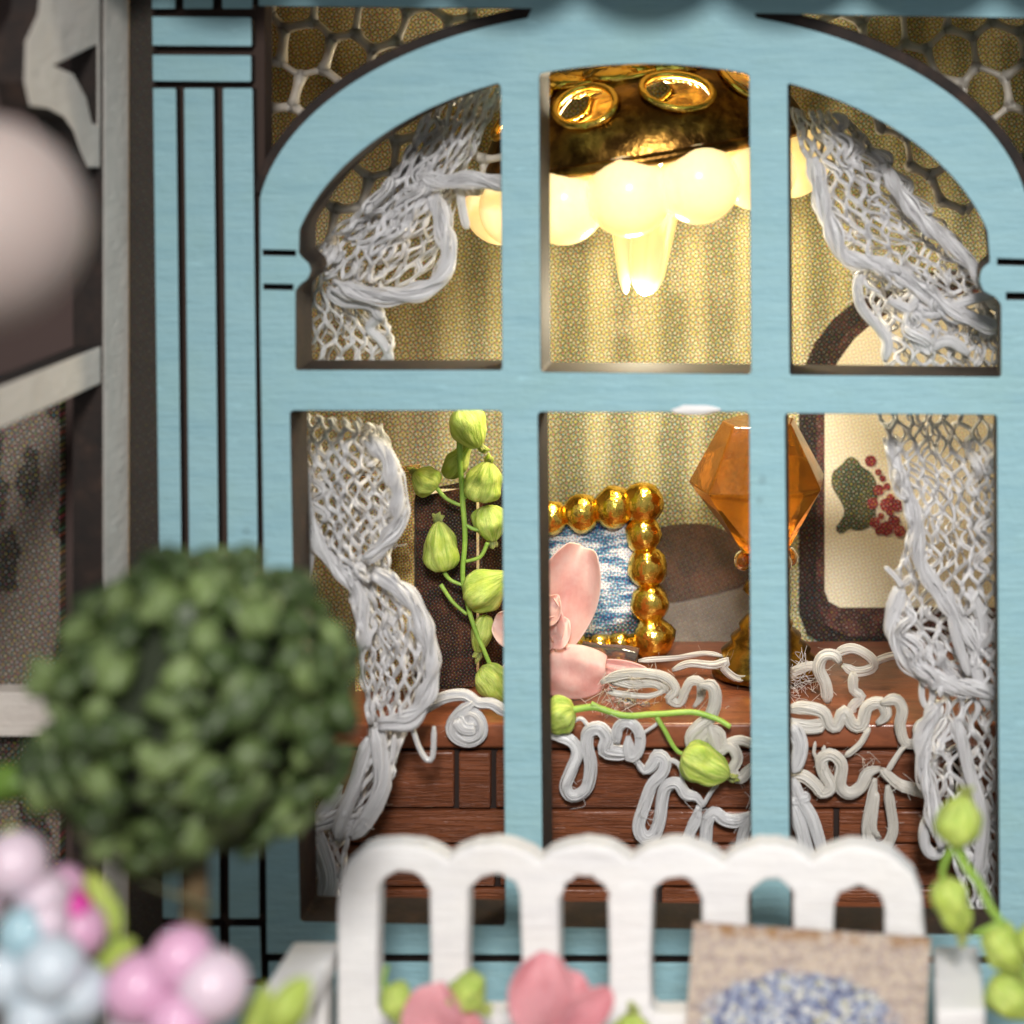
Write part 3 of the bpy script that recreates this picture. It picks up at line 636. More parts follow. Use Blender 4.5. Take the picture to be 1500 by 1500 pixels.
# --- lower left
c3 = curtain('white lace curtain hanging in two swags in the lower left pane', (480, 1345, CY))
m = MB(); net(m, [(436, 605), (440, 680), (452, 760), (478, 820), (520, 850)], [(560, 625), (578, 690), (584, 750), (570, 800), (575, 850)], CY, 13, 6, 6.5, .3)
net(m, [(500, 830), (520, 900), (530, 980), (540, 1060)], [(580, 840), (612, 900), (620, 970), (600, 1060)], CY - .05, 9, 4, 6.5, .25)
net(m, [(545, 1060), (535, 1120), (490, 1180), (440, 1230), (440, 1350)], [(600, 1062), (575, 1120), (560, 1180), (510, 1230), (500, 1350)], CY + .1, 11, 3, 7.5, .25, fat=.5)
m.build('netting', 'white_yarn', c3, kind='stuff')
m = MB()
for q in FILM: film(m, *q)
FILM.clear(); m.build('gauze', 'gauze', c3, kind='stuff')
m = MB(); braid(m, [(538, 640), (566, 668), (583, 718), (584, 765), (560, 800), (535, 820)], CY - .3, 9, 8.5, 46); m.build('plaited_edge', 'white_yarn', c3)
m = MB(); braid(m, [(545, 840), (592, 868), (618, 910), (632, 965), (624, 1020), (600, 1052), (555, 1062)], CY - .3, 9, 9, 46); m.build('plaited_edge', 'white_yarn', c3)
m = MB(); braid(m, [(440, 640), (446, 720), (458, 780), (490, 830), (525, 870), (535, 950)], CY - .2, 7, 7, 44); m.build('plaited_edge', 'white_yarn', c3)
m = MB()
for pth in ([(560, 1062), (566, 1108), (575, 1110), (578, 1075)], [(603, 1058), (612, 1090), (624, 1112), (634, 1108), (636, 1064)]): cord(m, pth, CY - .1, 4.5, 2)
cord(m, [(548, 1066), (556, 1100), (560, 1150), (540, 1200), (515, 1228)], CY - .2, 13); cord(m, [(540, 1080), (520, 1150), (500, 1200), (495, 1230)], CY - .2, 11)
cord(m, [(450, 1210), (470, 1250), (482, 1290), (470, 1340)], CY - .1, 15); cord(m, [(500, 1150), (470, 1200), (450, 1260), (446, 1340)], CY, 12)
cord(m, [(440, 780), (456, 806), (452, 850)], CY, 4.5, 2); fuzz(m, [(500, 700), (560, 800), (600, 900), (560, 1060), (520, 1200)], CY - .2, 34); m.build('loose_thread', 'white_yarn', c3, kind='stuff')
# --- lower right
c4 = curtain('white lace curtain hanging in two swags in the lower right pane', (1420, 1345, CY))
m = MB(); net(m, [(1290, 605), (1308, 690), (1330, 770), (1316, 850), (1312, 900)], [(1470, 605), (1472, 700), (1472, 780), (1474, 850), (1474, 900)], CY, 13, 6, 6.5, .35, fat=.45, drop=.12)
net(m, [(1312, 890), (1322, 940), (1360, 990), (1380, 1020)], [(1474, 890), (1474, 940), (1474, 990), (1474, 1020)], CY - .1, 6, 5, 7.5, .25, fat=.5)
net(m, [(1372, 1010), (1356, 1060), (1352, 1120), (1366, 1200), (1400, 1260), (1420, 1350)], [(1474, 1010), (1474, 1060), (1474, 1120), (1474, 1200), (1474, 1260), (1474, 1350)], CY + .05, 13, 4, 8, .25, fat=.6)
m.build('netting', 'white_yarn', c4, kind='stuff')
m = MB()
for q in FILM: film(m, *q)
FILM.clear(); m.build('gauze', 'gauze', c4, kind='stuff')
m = MB(); braid(m, [(1318, 862), (1308, 900), (1316, 945), (1345, 982), (1390, 1004), (1440, 1010), (1470, 1020)], CY - .3, 9, 9, 46); m.build('plaited_edge', 'white_yarn', c4)
m = MB(); braid(m, [(1372, 1030), (1354, 1075), (1352, 1120), (1364, 1170), (1372, 1210), (1384, 1240)], CY - .3, 9, 8.5, 46); m.build('plaited_edge', 'white_yarn', c4)
m = MB(); braid(m, [(1300, 640), (1318, 700), (1340, 760), (1350, 830), (1400, 900), (1440, 960)], CY - .25, 8, 8, 44); m.build('plaited_edge', 'white_yarn', c4)
m = MB(); cord(m, [(1352, 985), (1350, 1020), (1358, 1036), (1366, 1020), (1362, 990)], CY - .1, 4, 2); cord(m, [(1376, 1180), (1356, 1210), (1356, 1240), (1370, 1252), (1384, 1240)], CY, 9)
cord(m, [(1420, 860), (1440, 920), (1430, 980), (1450, 1040)], CY - .2, 9); cord(m, [(1390, 860), (1400, 930), (1420, 990)], CY - .25, 8); cord(m, [(1400, 1050), (1420, 1130), (1440, 1200), (1432, 1290)], CY - .2, 11)
cord(m, [(1296, 830), (1312, 846), (1322, 860)], CY - .2, 4, 2)
fuzz(m, [(1330, 860), (1310, 920), (1400, 1000), (1370, 1100), (1440, 1200), (1420, 700)], CY - .2, 40); m.build('loose_thread', 'white_yarn', c4, kind='stuff')

# ================================================================== chest under the window
CF, CT = 3.0, W(0, 1058, 3.0).z
xl, xr = W(470, 0, 3).x, W(1640, 0, 3).x
chest = empty('chest', ((xl + xr) / 2, CF, -9), 'reddish brown wooden chest of grooved planks behind the window', 'chest')
MB().box((xl + .05, CF + .12, -9), (xr - .05, 7.2, CT - .4)).build('carcass', 'groove', chest, False)
MB().box((xl - .05, CF - .06, CT - .40), (xr + .05, 7.3, CT), .06).build('top', 'orange_wood', chest)
rows = [(1072, 1098), (1102, 1184), (1188, 1235), (1239, 1299), (1303, 1338), (1342, 1400), (1405, 1480)]
cuts = [[], [668, 722, 1400], [1225], [728, 1248], [965, 1030], [], []]
for (a, b), cc in zip(rows, cuts):
    xs = [470] + cc + [1640]
    for i in range(len(xs) - 1):
        p = W(xs[i] + (4 if i else 0), a, CF); q = W(xs[i + 1] - (4 if i < len(xs) - 2 else 0), b, CF)
        dy = random.uniform(-.02, .02)
        MB().box((p.x, CF + dy, p.z), (q.x, CF + .2 + dy, q.z), .035).build('plank', 'brown_wood', chest)

# ================================================================== books
def book(label, quad, y0, thick, cover, spine, lean=0):
    """standing book: front cover outline in picture points at depth y0"""
    b = W((quad[0][0] + quad[1][0]) / 2, quad[0][1], y0)
    r = empty('book', (b.x, y0, CT), label, 'book', 'books on the chest')
    pl = [(W(p[0], p[1], y0).x, max(CT + .002, W(p[0], p[1], y0).z)) for p in quad]
    MB().prism(pl, y0, y0 + .06).build('cover', cover, r, False, fix=True); MB().prism(pl, y0 + thick - .06, y0 + thick).build('cover', cover, r, False, fix=True)
    x0 = min(p[0] for p in pl) + .04; x1 = max(p[0] for p in pl) - .05; z1 = max(p[1] for p in pl) - .12
    MB().box((x0 + .03, y0 + .065, CT + .05), (x1, y0 + thick - .065, z1 - .05)).build('pages', 'print_cream', r, False)
    MB().box((x0 - .045, y0 + .003, CT + .001), (x0 + .02, y0 + thick - .003, z1), .01).build('spine', spine, r, False)
    return r
book('dark brown mottled book standing behind the green bud sprig', [(609, 1010), (697, 1006), (697, 712), (609, 729)], 4.6, .6, 'print_book', 'print_dark')
book('gold speckled book seen through the lace curtain, left of the brown book', [(520, 1015), (606, 1012), (606, 690), (520, 700)], 4.5, .55, 'print_gold', 'print_dark')
book('dark brown book standing behind the others, mostly hidden by the sprig', [(640, 985), (790, 980), (790, 716), (640, 722)], 5.8, .5, 'print_book', 'print_dark')

# ================================================================== gold beaded picture frame
FY = 6.1
fr = empty('picture_frame', W(860, 962, FY), 'gold beaded picture frame with blue and white print, leaning behind the pink flower', 'picture frame')
u = U(FY)
def bead(px, py, r, par=fr, mat='gold', y=FY, name='bead', nu=14):
    return MB().ball(W(px, py, y), (r * u * 1.12, r * u * .95, r * u * 1.14), nu, 10, .16).build(name, mat, par)
for px, py, r in ((762, 764, 23), (806, 758, 23), (851, 751, 25), (899, 743, 27), (943, 737, 27), (943, 783, 24), (948, 832, 26), (952, 884, 26), (957, 934, 28), (907, 944, 16), (878, 946, 16), (846, 948, 16), (810, 950, 16), (772, 952, 20), (752, 815, 22), (756, 870, 22), (760, 915, 22)): bead(px, py, r)
m = MB()
for a, b in (((762, 764), (943, 737)), ((943, 737), (957, 934)), ((957, 940), (772, 952)), ((772, 952), (755, 770))): m.tube(P([a, b], FY + .08), 14 * u, 8)
m.build('rim', 'gold', fr)
sea = MB().prism([(W(a, b, FY).x, W(a, b, FY).z) for a, b in ((760, 768), (945, 742), (958, 945), (775, 955))], FY + .1, FY + .16).build('picture', 'print_sea', fr, False, fix=True)
m = MB().prism([(W(a, b, FY).x, W(a, b, FY).z) for a, b in ((758, 766), (946, 740), (960, 948), (773, 958))], FY + .17, FY + .3); m.build('back_board', 'old_gold', fr, False, fix=True)
o = MB().tube(smooth_path(P([(852, 952), (880, 956), (910, 958), (934, 962)], FY - .5), 4), 13 * u, 8).build('glue_bead', 'clear_glue', fr)

# ================================================================== amber lamp
AY = 5.4; ua = U(AY)
ab = W(1122, 985, AY)
al = empty('table_lamp', (ab.x, AY, CT), 'amber faceted glass lamp on a ribbed gold foot', 'lamp')
def ring(px, py, r, n, ph, y=AY, k=1.0):
    c = W(px, py, y); return [c + Vector((cos(2 * pi * i / n + ph) * r * ua, sin(2 * pi * i / n + ph) * r * ua * k, 0)) for i in range(n)]
n = 7; ph = .42
R0, R1, R2, R3 = ring(1112, 616, 54, n, ph), ring(1112, 706, 104, n, ph), ring(1116, 720, 101, n, ph + .45), ring(1120, 806, 34, n, ph + .45)
vs = R0 + R1 + R3; fs = [tuple(range(n))[::-1]]
for i in range(n):
    j = (i + 1) % n; fs += [(i, j, n + j, n + i)]
    fs += [(n + i, n + j, 2 * n + i), (n + j, 2 * n + j, 2 * n + i)]
fs.append(tuple(2 * n + i for i in range(n)))
o = MB().add(vs, fs).build('faceted_globe', 'amber', al, False, fix=True)
md = o.modifiers.new('bev', 'BEVEL'); md.width = .03; md.segments = 2
prof = [(26, 808), (30, 818), (22, 830), (16, 840), (30, 852), (34, 862), (22, 874), (18, 890), (30, 902), (40, 912), (38, 920), (52, 930), (50, 938), (66, 950), (64, 958), (78, 970), (80, 980), (60, 986)]
m = MB(); N = 24; vs = []; fs = []
for r, py in prof: vs += ring(1122, py, r, N, 0)
for j in range(len(prof) - 1):
    for i in range(N): fs.append((j * N + i, j * N + (i + 1) % N, (j + 1) * N + (i + 1) % N, (j + 1) * N + i))
fs += [tuple(range(N)), tuple((len(prof) - 1) * N + i for i in range(N))]
m.add(vs, fs).build('foot', 'old_gold', al, fix=True)
m = MB()
for k in range(6):
    a = k * pi / 3 + .3; c = W(1122, 818, AY); m.ball(c + Vector((cos(a), sin(a), 0)) * 34 * ua, 15 * ua, 10, 8)
m.build('neck_beads', 'amber', al, kind='stuff')

# ================================================================== chandelier
HY = 4.2; uh = U(HY); hc = W(948, 222, HY); tilt = Matrix.Rotation(radians(8), 4, 'Y')
tilt = Matrix.Rotation(radians(-9), 4, 'Y')
ch = empty('chandelier', W(948, 90, HY), 'lit gold chandelier with pearl ring and clear drops behind the middle pane', 'chandelier')
RR = 238 * uh
def H(a, r, h): return hc + (tilt @ Vector((cos(a) * r, sin(a) * r, h)))
m = MB(); NA, NV = 180, 40; vs = []; fs = []
def dome(a, v):   # v 0 rim .. 1 top
    r = RR * (1 - .62 * v ** 1.5); h = 1.32 * sin(v * pi / 2) ** .9; return r, h
for j in range(NV + 1):
    for i in range(NA): r, h = dome(0, j / NV); vs.append(H(2 * pi * i / NA, r, h))
holes = []
for k in range(9):
    holes.append((2 * pi * (k + .5) / 9 - pi / 2 + .06, .52, .25, .22, .5 if k % 2 else -.35))
    holes.append((2 * pi * k / 9 - pi / 2 + .06, .87, .30, .07, 0))
def inhole(a, v, s=1.0):
    for ha, hv, wa, wv, sk in holes:
        da = (a - ha + pi) % (2 * pi) - pi; dv = v - hv - da * sk * .6
        if (da / wa) ** 2 + (dv / wv) ** 2 < s: return True
    return False
for j in range(NV):
    for i in range(NA):
        if not inhole(2 * pi * (i + .5) / NA, (j + .5) / NV): fs.append((j * NA + i, j * NA + (i + 1) % NA, (j + 1) * NA + (i + 1) % NA, (j + 1) * NA + i))
o = m.add(vs, fs).build('filigree_dome', 'dark_gold', ch); md = o.modifiers.new('t', 'SOLIDIFY'); md.thickness = .1
for ha, hv, wa, wv, sk in holes:
    q = []
    for k in range(24):
        t = 2 * pi * k / 24; da = wa * cos(t); v = min(1, hv + wv * sin(t) + da * sk * .6); r, h = dome(0, v); q.append(H(ha + da, r + .05, h + .02))
    MB().tube(q, .065, 8, True).build('oval_rim', 'gold', ch)
MB().tube([H(2 * pi * k / 60, RR + .02, 0) for k in range(60)], .10, 8, True).build('dome_rim', 'dark_gold', ch)
m = MB().tube([H(2 * pi * k / 72, RR * .42 + .08 * sin(k * pi / 3), 1.36) for k in range(72)], .17, 8, True); m.build('collar', 'gold', ch)
m = MB()
for k in range(9):
    a = 2 * pi * k / 9 - pi / 2 - .12; m.ball(H(a, RR * .50, 1.30), (.42, .3, .2), 12, 8, .4)
m.build('crown_knobs', 'gold', ch, kind='stuff')
m = MB().tube([H(0, 0, 1.2), H(0, 0, 1.4) + Vector((0, 0, 1)), Vector((hc.x, HY, 10))], .09, 8); m.build('rod', 'gold', ch)
NP = 14; rp = .64
for k in range(NP):
    a = 2 * pi * k / NP - pi / 2 - .03; pr = rp * random.uniform(.94, 1.06)
    MB().ball(H(a, RR - .25, -.50), pr, 24, 16).build('pearl', 'lit_pearl', ch)
def drop(name, top, tip, wd, mat, flat=.6):
    A, B = W(*top, HY - .9), W(*tip, HY - .9); ax = B - A; sd = Vector((ax.z, 0, -ax.x)).normalized()
    def fn(uu, v):
        r = 0 if v <= 0 or v >= 1 else wd * uh * (1 - .5 * v) * min(1, v * 6) * (1.0 if v < .82 else sqrt(max(0, 1 - ((v - .82) / .18) ** 2)))
        a = round(uu * 7) / 7 * 2 * pi if False else uu * 2 * pi
        return A + ax * v + sd * (cos(a) * r) + Vector((0, sin(a) * r * flat, 0))
    return MB().lathe(fn, 12, 40).build(name, mat, ch, smooth=True)
drop('crystal_drop', (966, 240), (944, 434), 44, 'glow_drop'); drop('crystal_drop', (900, 250), (917, 432), 16, 'glow_drop')
def lamp(name, loc, power, rad):
    l = bpy.data.lights.new(name, 'POINT'); l.energy = power; l.color = (1, .87, .62); l.shadow_soft_size = rad
    o = bpy.data.objects.new(name, l); COL.objects.link(o); o.location = loc; o.parent = None; return o
lamp('chandelier_light', W(948, 225, HY), 1300, .45)
lamp('chandelier_light', W(940, 442, HY - .9), 800, .35)

# ================================================================== plants and flowers: builders
def bud_mesh(base, tip, wid, y, y2=None, ribs=7, fat=.5, tipc=True):
    wid *= .92; A = W(*base, y); B = W(*tip, y if y2 is None else y2); ax = B - A; L = ax.length; t = ax.normalized()
    s1 = t.cross(Vector((0, 1, 0)))
    if s1.length < .1: s1 = t.cross(Vector((1, 0, 0)))
    s1.normalize(); s2 = t.cross(s1); R = wid / 2 * U(y); sd = random.random() * 40; ph = random.random() * 6
    def fn(u, v):
        if v <= 0: return A
        r = R * sin(pi * v ** (.72 + .2 * (fat - .5))) ** .62
        a = 2 * pi * u; k = 1 + (.35 * noise.noise(Vector((cos(a) * 3 + sd, sin(a) * 3, 7))) if v > .8 else 0) * (v - .8) * 4 + .035 * cos(ribs * a + ph + v) + .02 * cos(19 * a + ph) + .05 * noise.noise(Vector((cos(a) * 5 + sd, sin(a) * 5, v * 2))) + .30 * noise.noise(Vector((cos(a) * 1.5 + sd, sin(a) * 1.5, v * 3)))
        return A + ax * v + (s1 * cos(a) + s2 * sin(a)) * r * k + s1 * (.05 * R * sin(v * 4 + ph))
    mb = MB().lathe(fn, 40, 16)
    if tipc:
        for q in range(5):
            d = (t + jit(.8)).normalized(); ll = random.uniform(.06, .16); mb.tube([B - t * .06, B + d * ll * .6, B + d * ll + jit(.03)], [.06, .05, .012], 5, flat=.35)
    return mb
def sprig(name, label, base, stem_paths, buds, y, r=5, group=None, mat='stem_green', bmat='bud_green', cat='sprig'):
    o = empty(name, W(*base), label, cat, group); m = MB()
    for i, p in enumerate(stem_paths):
        pts = smooth_path(P(p, y), 6); rr = r * (1 if i == 0 else .75) * U(y); N = len(pts)
        m.tube([wob(q, .015, 3) for q in pts], [rr * (1.15 - .35 * k / N) for k in range(N)], 8)
    m.build('stem', mat, o)
    for b in buds:
        yy = b[3] if len(b) > 3 else y; bud_mesh(b[0], b[1], b[2], yy).build('bud', bmat, o)
    return o
def petal(name, parent, base, tip, wd, y0, y1, mat, cup=.25, curl=.12, shape=.75, n=10, side=0, thick=.03, crease=0):
    A = W(*base, y0); B = W(*tip, y1); ax = B - A; sd = ax.cross(Vector((0, -1, 0))).normalized(); nm = sd.cross(ax).normalized()
    if nm.y > 0: nm = -nm
    R = wd / 2 * U(y0); vs = []; fs = []; seed = random.random() * 30
    for i in range(n + 1):
        v = i / n; ww = R * (sin(pi * (v * .86 + .07)) ** shape) * (1 + .25 * (v - .5))
        for j in range(n + 1):
            h = 2 * j / n - 1
            p = A + ax * v + sd * (ww * h) + nm * (cup * R * h * h + curl * sin(pi * v) + side * h * v * R + crease * R * (abs(h + .25 * v - .1) ** .6 - .5) * (1 - .4 * v)) - ax * (.06 * v * v * (1 - abs(h)) * (crease > 0))
            vs.append(p + nm * .22 * R * noise.noise(Vector((v * 3 + seed, h * 2, seed))))
    for i in range(n):
        for j in range(n): a = i * (n + 1) + j; fs.append((a, a + 1, a + n + 2, a + n + 1))
    o = MB().add(vs, fs).build(name, mat, parent); md = o.modifiers.new('t', 'SOLIDIFY'); md.thickness = thick; md.offset = 0
    o.modifiers.new('s', 'SUBSURF').render_levels = 1; return o

# ================================================================== things on the chest
pf = empty('pink_flower', W(800, 1000, 4.3), 'pale pink paper flower in front of the gold picture frame', 'flower')
petal('petal', pf, (806, 952), (858, 792), 96, 4.3, 4.2, 'pink_petal', .5, .1, .6, crease=.35)
petal('petal', pf, (770, 985), (890, 984), 80, 4.0, 3.7, 'pink_petal', -.25, .14, .5)
petal('petal', pf, (800, 950), (800, 868), 66, 4.0, 3.95, 'pink_petal', .7, .12, .7)
petal('petal', pf, (798, 935), (832, 905), 52, 3.9, 3.8, 'pink_petal', .6, .1, .7)
petal('petal', pf, (790, 925), (724, 905), 60, 4.2, 4.0, 'pink_petal', .5, .12, .6)
petal('petal', pf, (860, 972), (948, 982), 26, 4.5, 4.5, 'pink_petal', .1, .04, .8)
petal('petal', pf, (790, 905), (818, 872), 44, 3.85, 3.8, 'pink_petal', .9, .1, .6, thick=.02)
petal('petal', pf, (786, 930), (812, 945), 40, 3.8, 3.7, 'pink_petal', .8, .1, .6, thick=.02)
petal('petal', pf, (780, 960), (760, 1010), 70, 4.2, 4.0, 'pink_petal', -.2, .12, .6)
m = MB()
for k in range(14): m.ball(W(826 + random.uniform(-16, 12), 952 + random.uniform(-9, 8), 3.95 + random.uniform(-.1, .1)), random.uniform(.04, .09), 8, 6, .5)
m.build('flower_centre', 'pink_petal', pf, kind='stuff')
VY = 4.1
sprig('bud_sprig', 'green sprig of plump buds rising in front of the brown book', (715, 1020, VY),
      [[(676, 600), (673, 660), (677, 720), (680, 780), (679, 850), (690, 905), (712, 960), (735, 1010)], [(640, 716), (655, 730), (676, 740)], [(650, 838), (660, 850), (680, 858)],
       [(700, 712), (690, 722), (680, 730)], [(715, 795), (704, 815), (682, 822)], [(712, 775), (695, 775), (680, 768)], [(645, 856), (662, 880), (684, 900)]],
      [((672, 596), (704, 656), 58), ((640, 716), (606, 690), 46), ((700, 735), (716, 675), 62), ((652, 838), (640, 762), 56), ((714, 740), (722, 795), 50, 4.3), ((682, 882), (748, 842), 62), ((652, 700), (690, 650), 34, 4.4),
       ((712, 900), (700, 958), 36, 4.3), ((706, 975), (745, 1030), 50, 4.0)], VY, 3.8)
sprig('lying_sprig', 'green stem with two buds lying across the lace on the chest edge', (940, 1050, 2.7),
      [[(826, 1042), (870, 1036), (910, 1048), (960, 1046), (1010, 1042), (1045, 1050), (1070, 1064)], [(962, 1050), (975, 1072), (990, 1098), (1000, 1105)], [(866, 1030), (886, 1040), (900, 1046)]],
      [((998, 1104), (1070, 1138), 62, 2.5), ((842, 1040), (792, 1058), 56, 2.6)], 2.62, 4.6)
# lace trim draped over the chest edge
TY = 2.72
def wig(path, amp, lam, y):   # wavy scalloped cord following a path
    pts = smooth_path([(p[0], p[1], 0) for p in path], 10); L = 0; out = [path[0]]
    for i in range(1, len(pts)):
        L += (pts[i] - pts[i - 1]).length; t = (pts[i] - pts[i - 1]).normalized(); s = amp * sin(2 * pi * L / lam); out.append((pts[i].x - t.y * s, pts[i].y + t.x * s))
    return out
def trim(label, base, mats, cords, kd='cords'):
    o = empty('lace_trim', W(*base), label, 'lace trim', 'lace trim on the chest')
    for pth, y, r in cords:
        mb = MB(); cord(mb, pth, y, r * .86, 4, 6, 80); mb.build('cord', mats, o)
    return o
def loop(x0, y0, x1, y1, w, s=0):   # hanging loop from (x0,y0) and back to (x1,y1); w half width at the bottom, s the drop
    mx = (x0 + x1) / 2; return [(x0, y0), (x0 - w * .35, y0 + s * .35), (mx - w, y0 + s * .7), (mx - w * .8, y0 + s * .92), (mx, y0 + s), (mx + w * .8, y0 + s * .92), (mx + w, y0 + s * .7), (x1 + w * .2, y1 + s * .3), (x1, y1)]
t1 = trim('white looped lace trim hanging over the chest edge in the middle pane', (960, 1230, TY), 'white_yarn', [
    ([(790, 1076), (815, 1078), (838, 1086), (846, 1104), (836, 1130), (828, 1152), (836, 1166), (850, 1164), (862, 1150), (866, 1120), (860, 1090), (862, 1072), (878, 1066), (890, 1080), (886, 1098), (900, 1102), (920, 1104), (935, 1118)], TY, 11),
    ([(905, 1090), (904, 1068), (918, 1058), (932, 1066), (938, 1082), (934, 1102), (922, 1108), (920, 1078)], TY - .05, 9),
    ([(932, 1112), (944, 1128), (956, 1118), (962, 1106), (974, 1112), (972, 1130), (955, 1150), (944, 1180), (936, 1210), (944, 1226), (958, 1222), (966, 1200), (970, 1170), (976, 1152), (992, 1148), (1004, 1164), (1020, 1168), (1030, 1182)], TY, 11),
    ([(1024, 1180), (1020, 1200), (1008, 1230), (1004, 1262), (1020, 1270), (1032, 1240), (1036, 1205), (1046, 1190), (1062, 1200), (1080, 1202), (1100, 1192)], TY, 11),
    ([(1098, 1195), (1088, 1225), (1086, 1262), (1104, 1270)], TY, 10),
    ([(974, 1112), (990, 1116), (998, 1128), (1000, 1150)], TY, 4), ([(1030, 1180), (1042, 1160), (1052, 1148)], TY, 4), ([(940, 1075), (960, 1062), (966, 1054)], TY, 3.5), ([(834, 1062), (850, 1052), (862, 1064)], TY, 4)])
m = MB(); fuzz(m, [(850, 1150), (950, 1200), (1010, 1240), (920, 1080), (1040, 1190), (1090, 1200)], TY - .1, 40, 26, .35, 16); m.build('loose_thread', 'white_yarn', t1, kind='stuff')
# the second row lying on top
t2 = trim('pinkish white lace trim coiled on the chest top beside the pink flower', (1000, 1020, 4.0), 'cream_yarn', [
    ([(880, 1000), (905, 990), (940, 986), (975, 992), (990, 1010), (980, 1024), (996, 1030), (1004, 1012), (1012, 998), (1026, 1000), (1026, 1022), (1016, 1036)], 3.3, 9),
    ([(1022, 1004), (1042, 1004), (1048, 1024), (1040, 1050), (1024, 1064), (1012, 1080), (1020, 1096), (1040, 1070), (1056, 1076), (1058, 1096)], 2.75, 10),
    ([(1040, 1062), (1052, 1100), (1068, 1092), (1080, 1110), (1072, 1130), (1086, 1140), (1100, 1120)], 2.7, 11), ([(1062, 1092), (1084, 1084), (1104, 1090)], 2.75, 10),
    ([(890, 994), (925, 1002), (960, 1000), (980, 1014)], 3.4, 10), ([(985, 982), (1010, 972), (1045, 974), (1066, 968), (1060, 978), (1080, 994), (1102, 992)], 4.6, 6.5), ([(935, 968), (985, 964), (1030, 958), (1060, 962)], 5.2, 5),
    ([(890, 1014), (920, 1018), (950, 1020), (975, 1012)], 3.3, 5)])
m = MB(); fuzz(m, [(900, 1010), (920, 1030), (890, 1040), (960, 1000), (1040, 1060)], 3.3, 80, 34, .35, 26); m.build('loose_thread', 'cream_yarn', t2, kind='stuff')
gl = MB()
for px, py, r in ((918, 1030, 16), (905, 1024, 9), (945, 1032, 8), (895, 1010, 7)): gl.ball(W(px, py, 3.35), (r * U(3), r * U(3), r * .5 * U(3)), 12, 8, .4)
gl.build('glue_drop', 'clear_glue', t2, kind='stuff')
trim('white lace trim with one round knot on the chest edge in the left pane', (680, 1050, 2.9), 'white_yarn', [
    ([(600, 1050), (630, 1032), (655, 1020), (682, 1018), (700, 1030), (722, 1032), (745, 1048)], 2.85, 11),
    ([(694, 1028), (672, 1048), (662, 1066), (672, 1080), (690, 1084), (704, 1074), (702, 1056), (690, 1046), (680, 1058), (682, 1072)], 2.8, 11), ([(668, 1052), (680, 1066), (698, 1066)], 2.74, 12)])
# right pane trims
t3 = trim('cream lace trim zigzagging over the chest top in the right pane', (1250, 1080, 3), 'cream_yarn', [
    ([(1150, 1040), (1175, 1036), (1205, 1042), (1214, 1060), (1226, 1064), (1236, 1042), (1248, 1060), (1262, 1062), (1270, 1036), (1290, 1030), (1298, 1048), (1284, 1060)], 2.85, 11),
    ([(1212, 1030), (1210, 1004), (1200, 980), (1206, 962), (1222, 960), (1230, 972)], 3.6, 11), ([(1222, 960), (1248, 950), (1276, 964), (1278, 978), (1254, 984), (1234, 974)], 4.6, 10), ([(1250, 984), (1250, 1010), (1262, 1020), (1248, 1036), (1250, 1056)], 3.5, 10),
    ([(1290, 1030), (1312, 1024), (1322, 1040), (1318, 1064), (1326, 1088), (1346, 1086), (1344, 1064), (1360, 1050)], 2.75, 10),
    ([(1150, 1060), (1185, 1066), (1208, 1062)], 2.85, 13), ([(1280, 970), (1310, 960), (1340, 966)], 5.2, 6), ([(1160, 985), (1190, 975), (1200, 990)], 4.4, 9)])
m = MB(); fuzz(m, [(1170, 990), (1185, 1000), (1160, 1010)], 4.2, 90, 34, .35, 24); m.build('loose_thread', 'white_yarn', t3, kind='stuff')
t4 = trim('lower looped lace trim hanging across the planks in the right pane', (1260, 1240, TY), 'cream_yarn', [
    ([(1150, 1140), (1175, 1136), (1195, 1150), (1205, 1162), (1218, 1152), (1206, 1130), (1204, 1112), (1218, 1106), (1232, 1120), (1230, 1150), (1244, 1162), (1262, 1152), (1272, 1132), (1290, 1126)], TY, 11),
    ([(1290, 1126), (1300, 1136), (1318, 1150), (1340, 1156), (1362, 1164)], TY, 10), ([(1282, 1140), (1276, 1175), (1270, 1215), (1280, 1240), (1298, 1238), (1308, 1215), (1304, 1180), (1300, 1150)], TY, 10),
    ([(1284, 1160), (1280, 1210), (1290, 1226)], TY - .05, 6), ([(1238, 1108), (1260, 1090), (1274, 1066)], TY, 5), ([(1194, 1086), (1192, 1104), (1202, 1112), (1208, 1092)], TY, 3.5), ([(1300, 1130), (1320, 1100), (1336, 1086)], TY, 5)])
m = MB()
cord(m, [(1158, 1060), (1172, 1090), (1166, 1120), (1156, 1126)], 2.5, 12); cord(m, [(1160, 1140), (1172, 1170), (1190, 1200), (1206, 1250)], 2.5, 9); cord(m, [(1160, 1176), (1172, 1210), (1186, 1260)], 2.5, 10); cord(m, [(1150, 1170), (1168, 1172), (1186, 1166)], 2.5, 9)
m.build('side_cord', 'white_yarn', t4)
m = MB(); fuzz(m, [(1200, 1130), (1280, 1130), (1290, 1200), (1330, 1150)], TY - .1, 36, 30, .35, 16); m.build('loose_thread', 'cream_yarn', t4, kind='stuff')

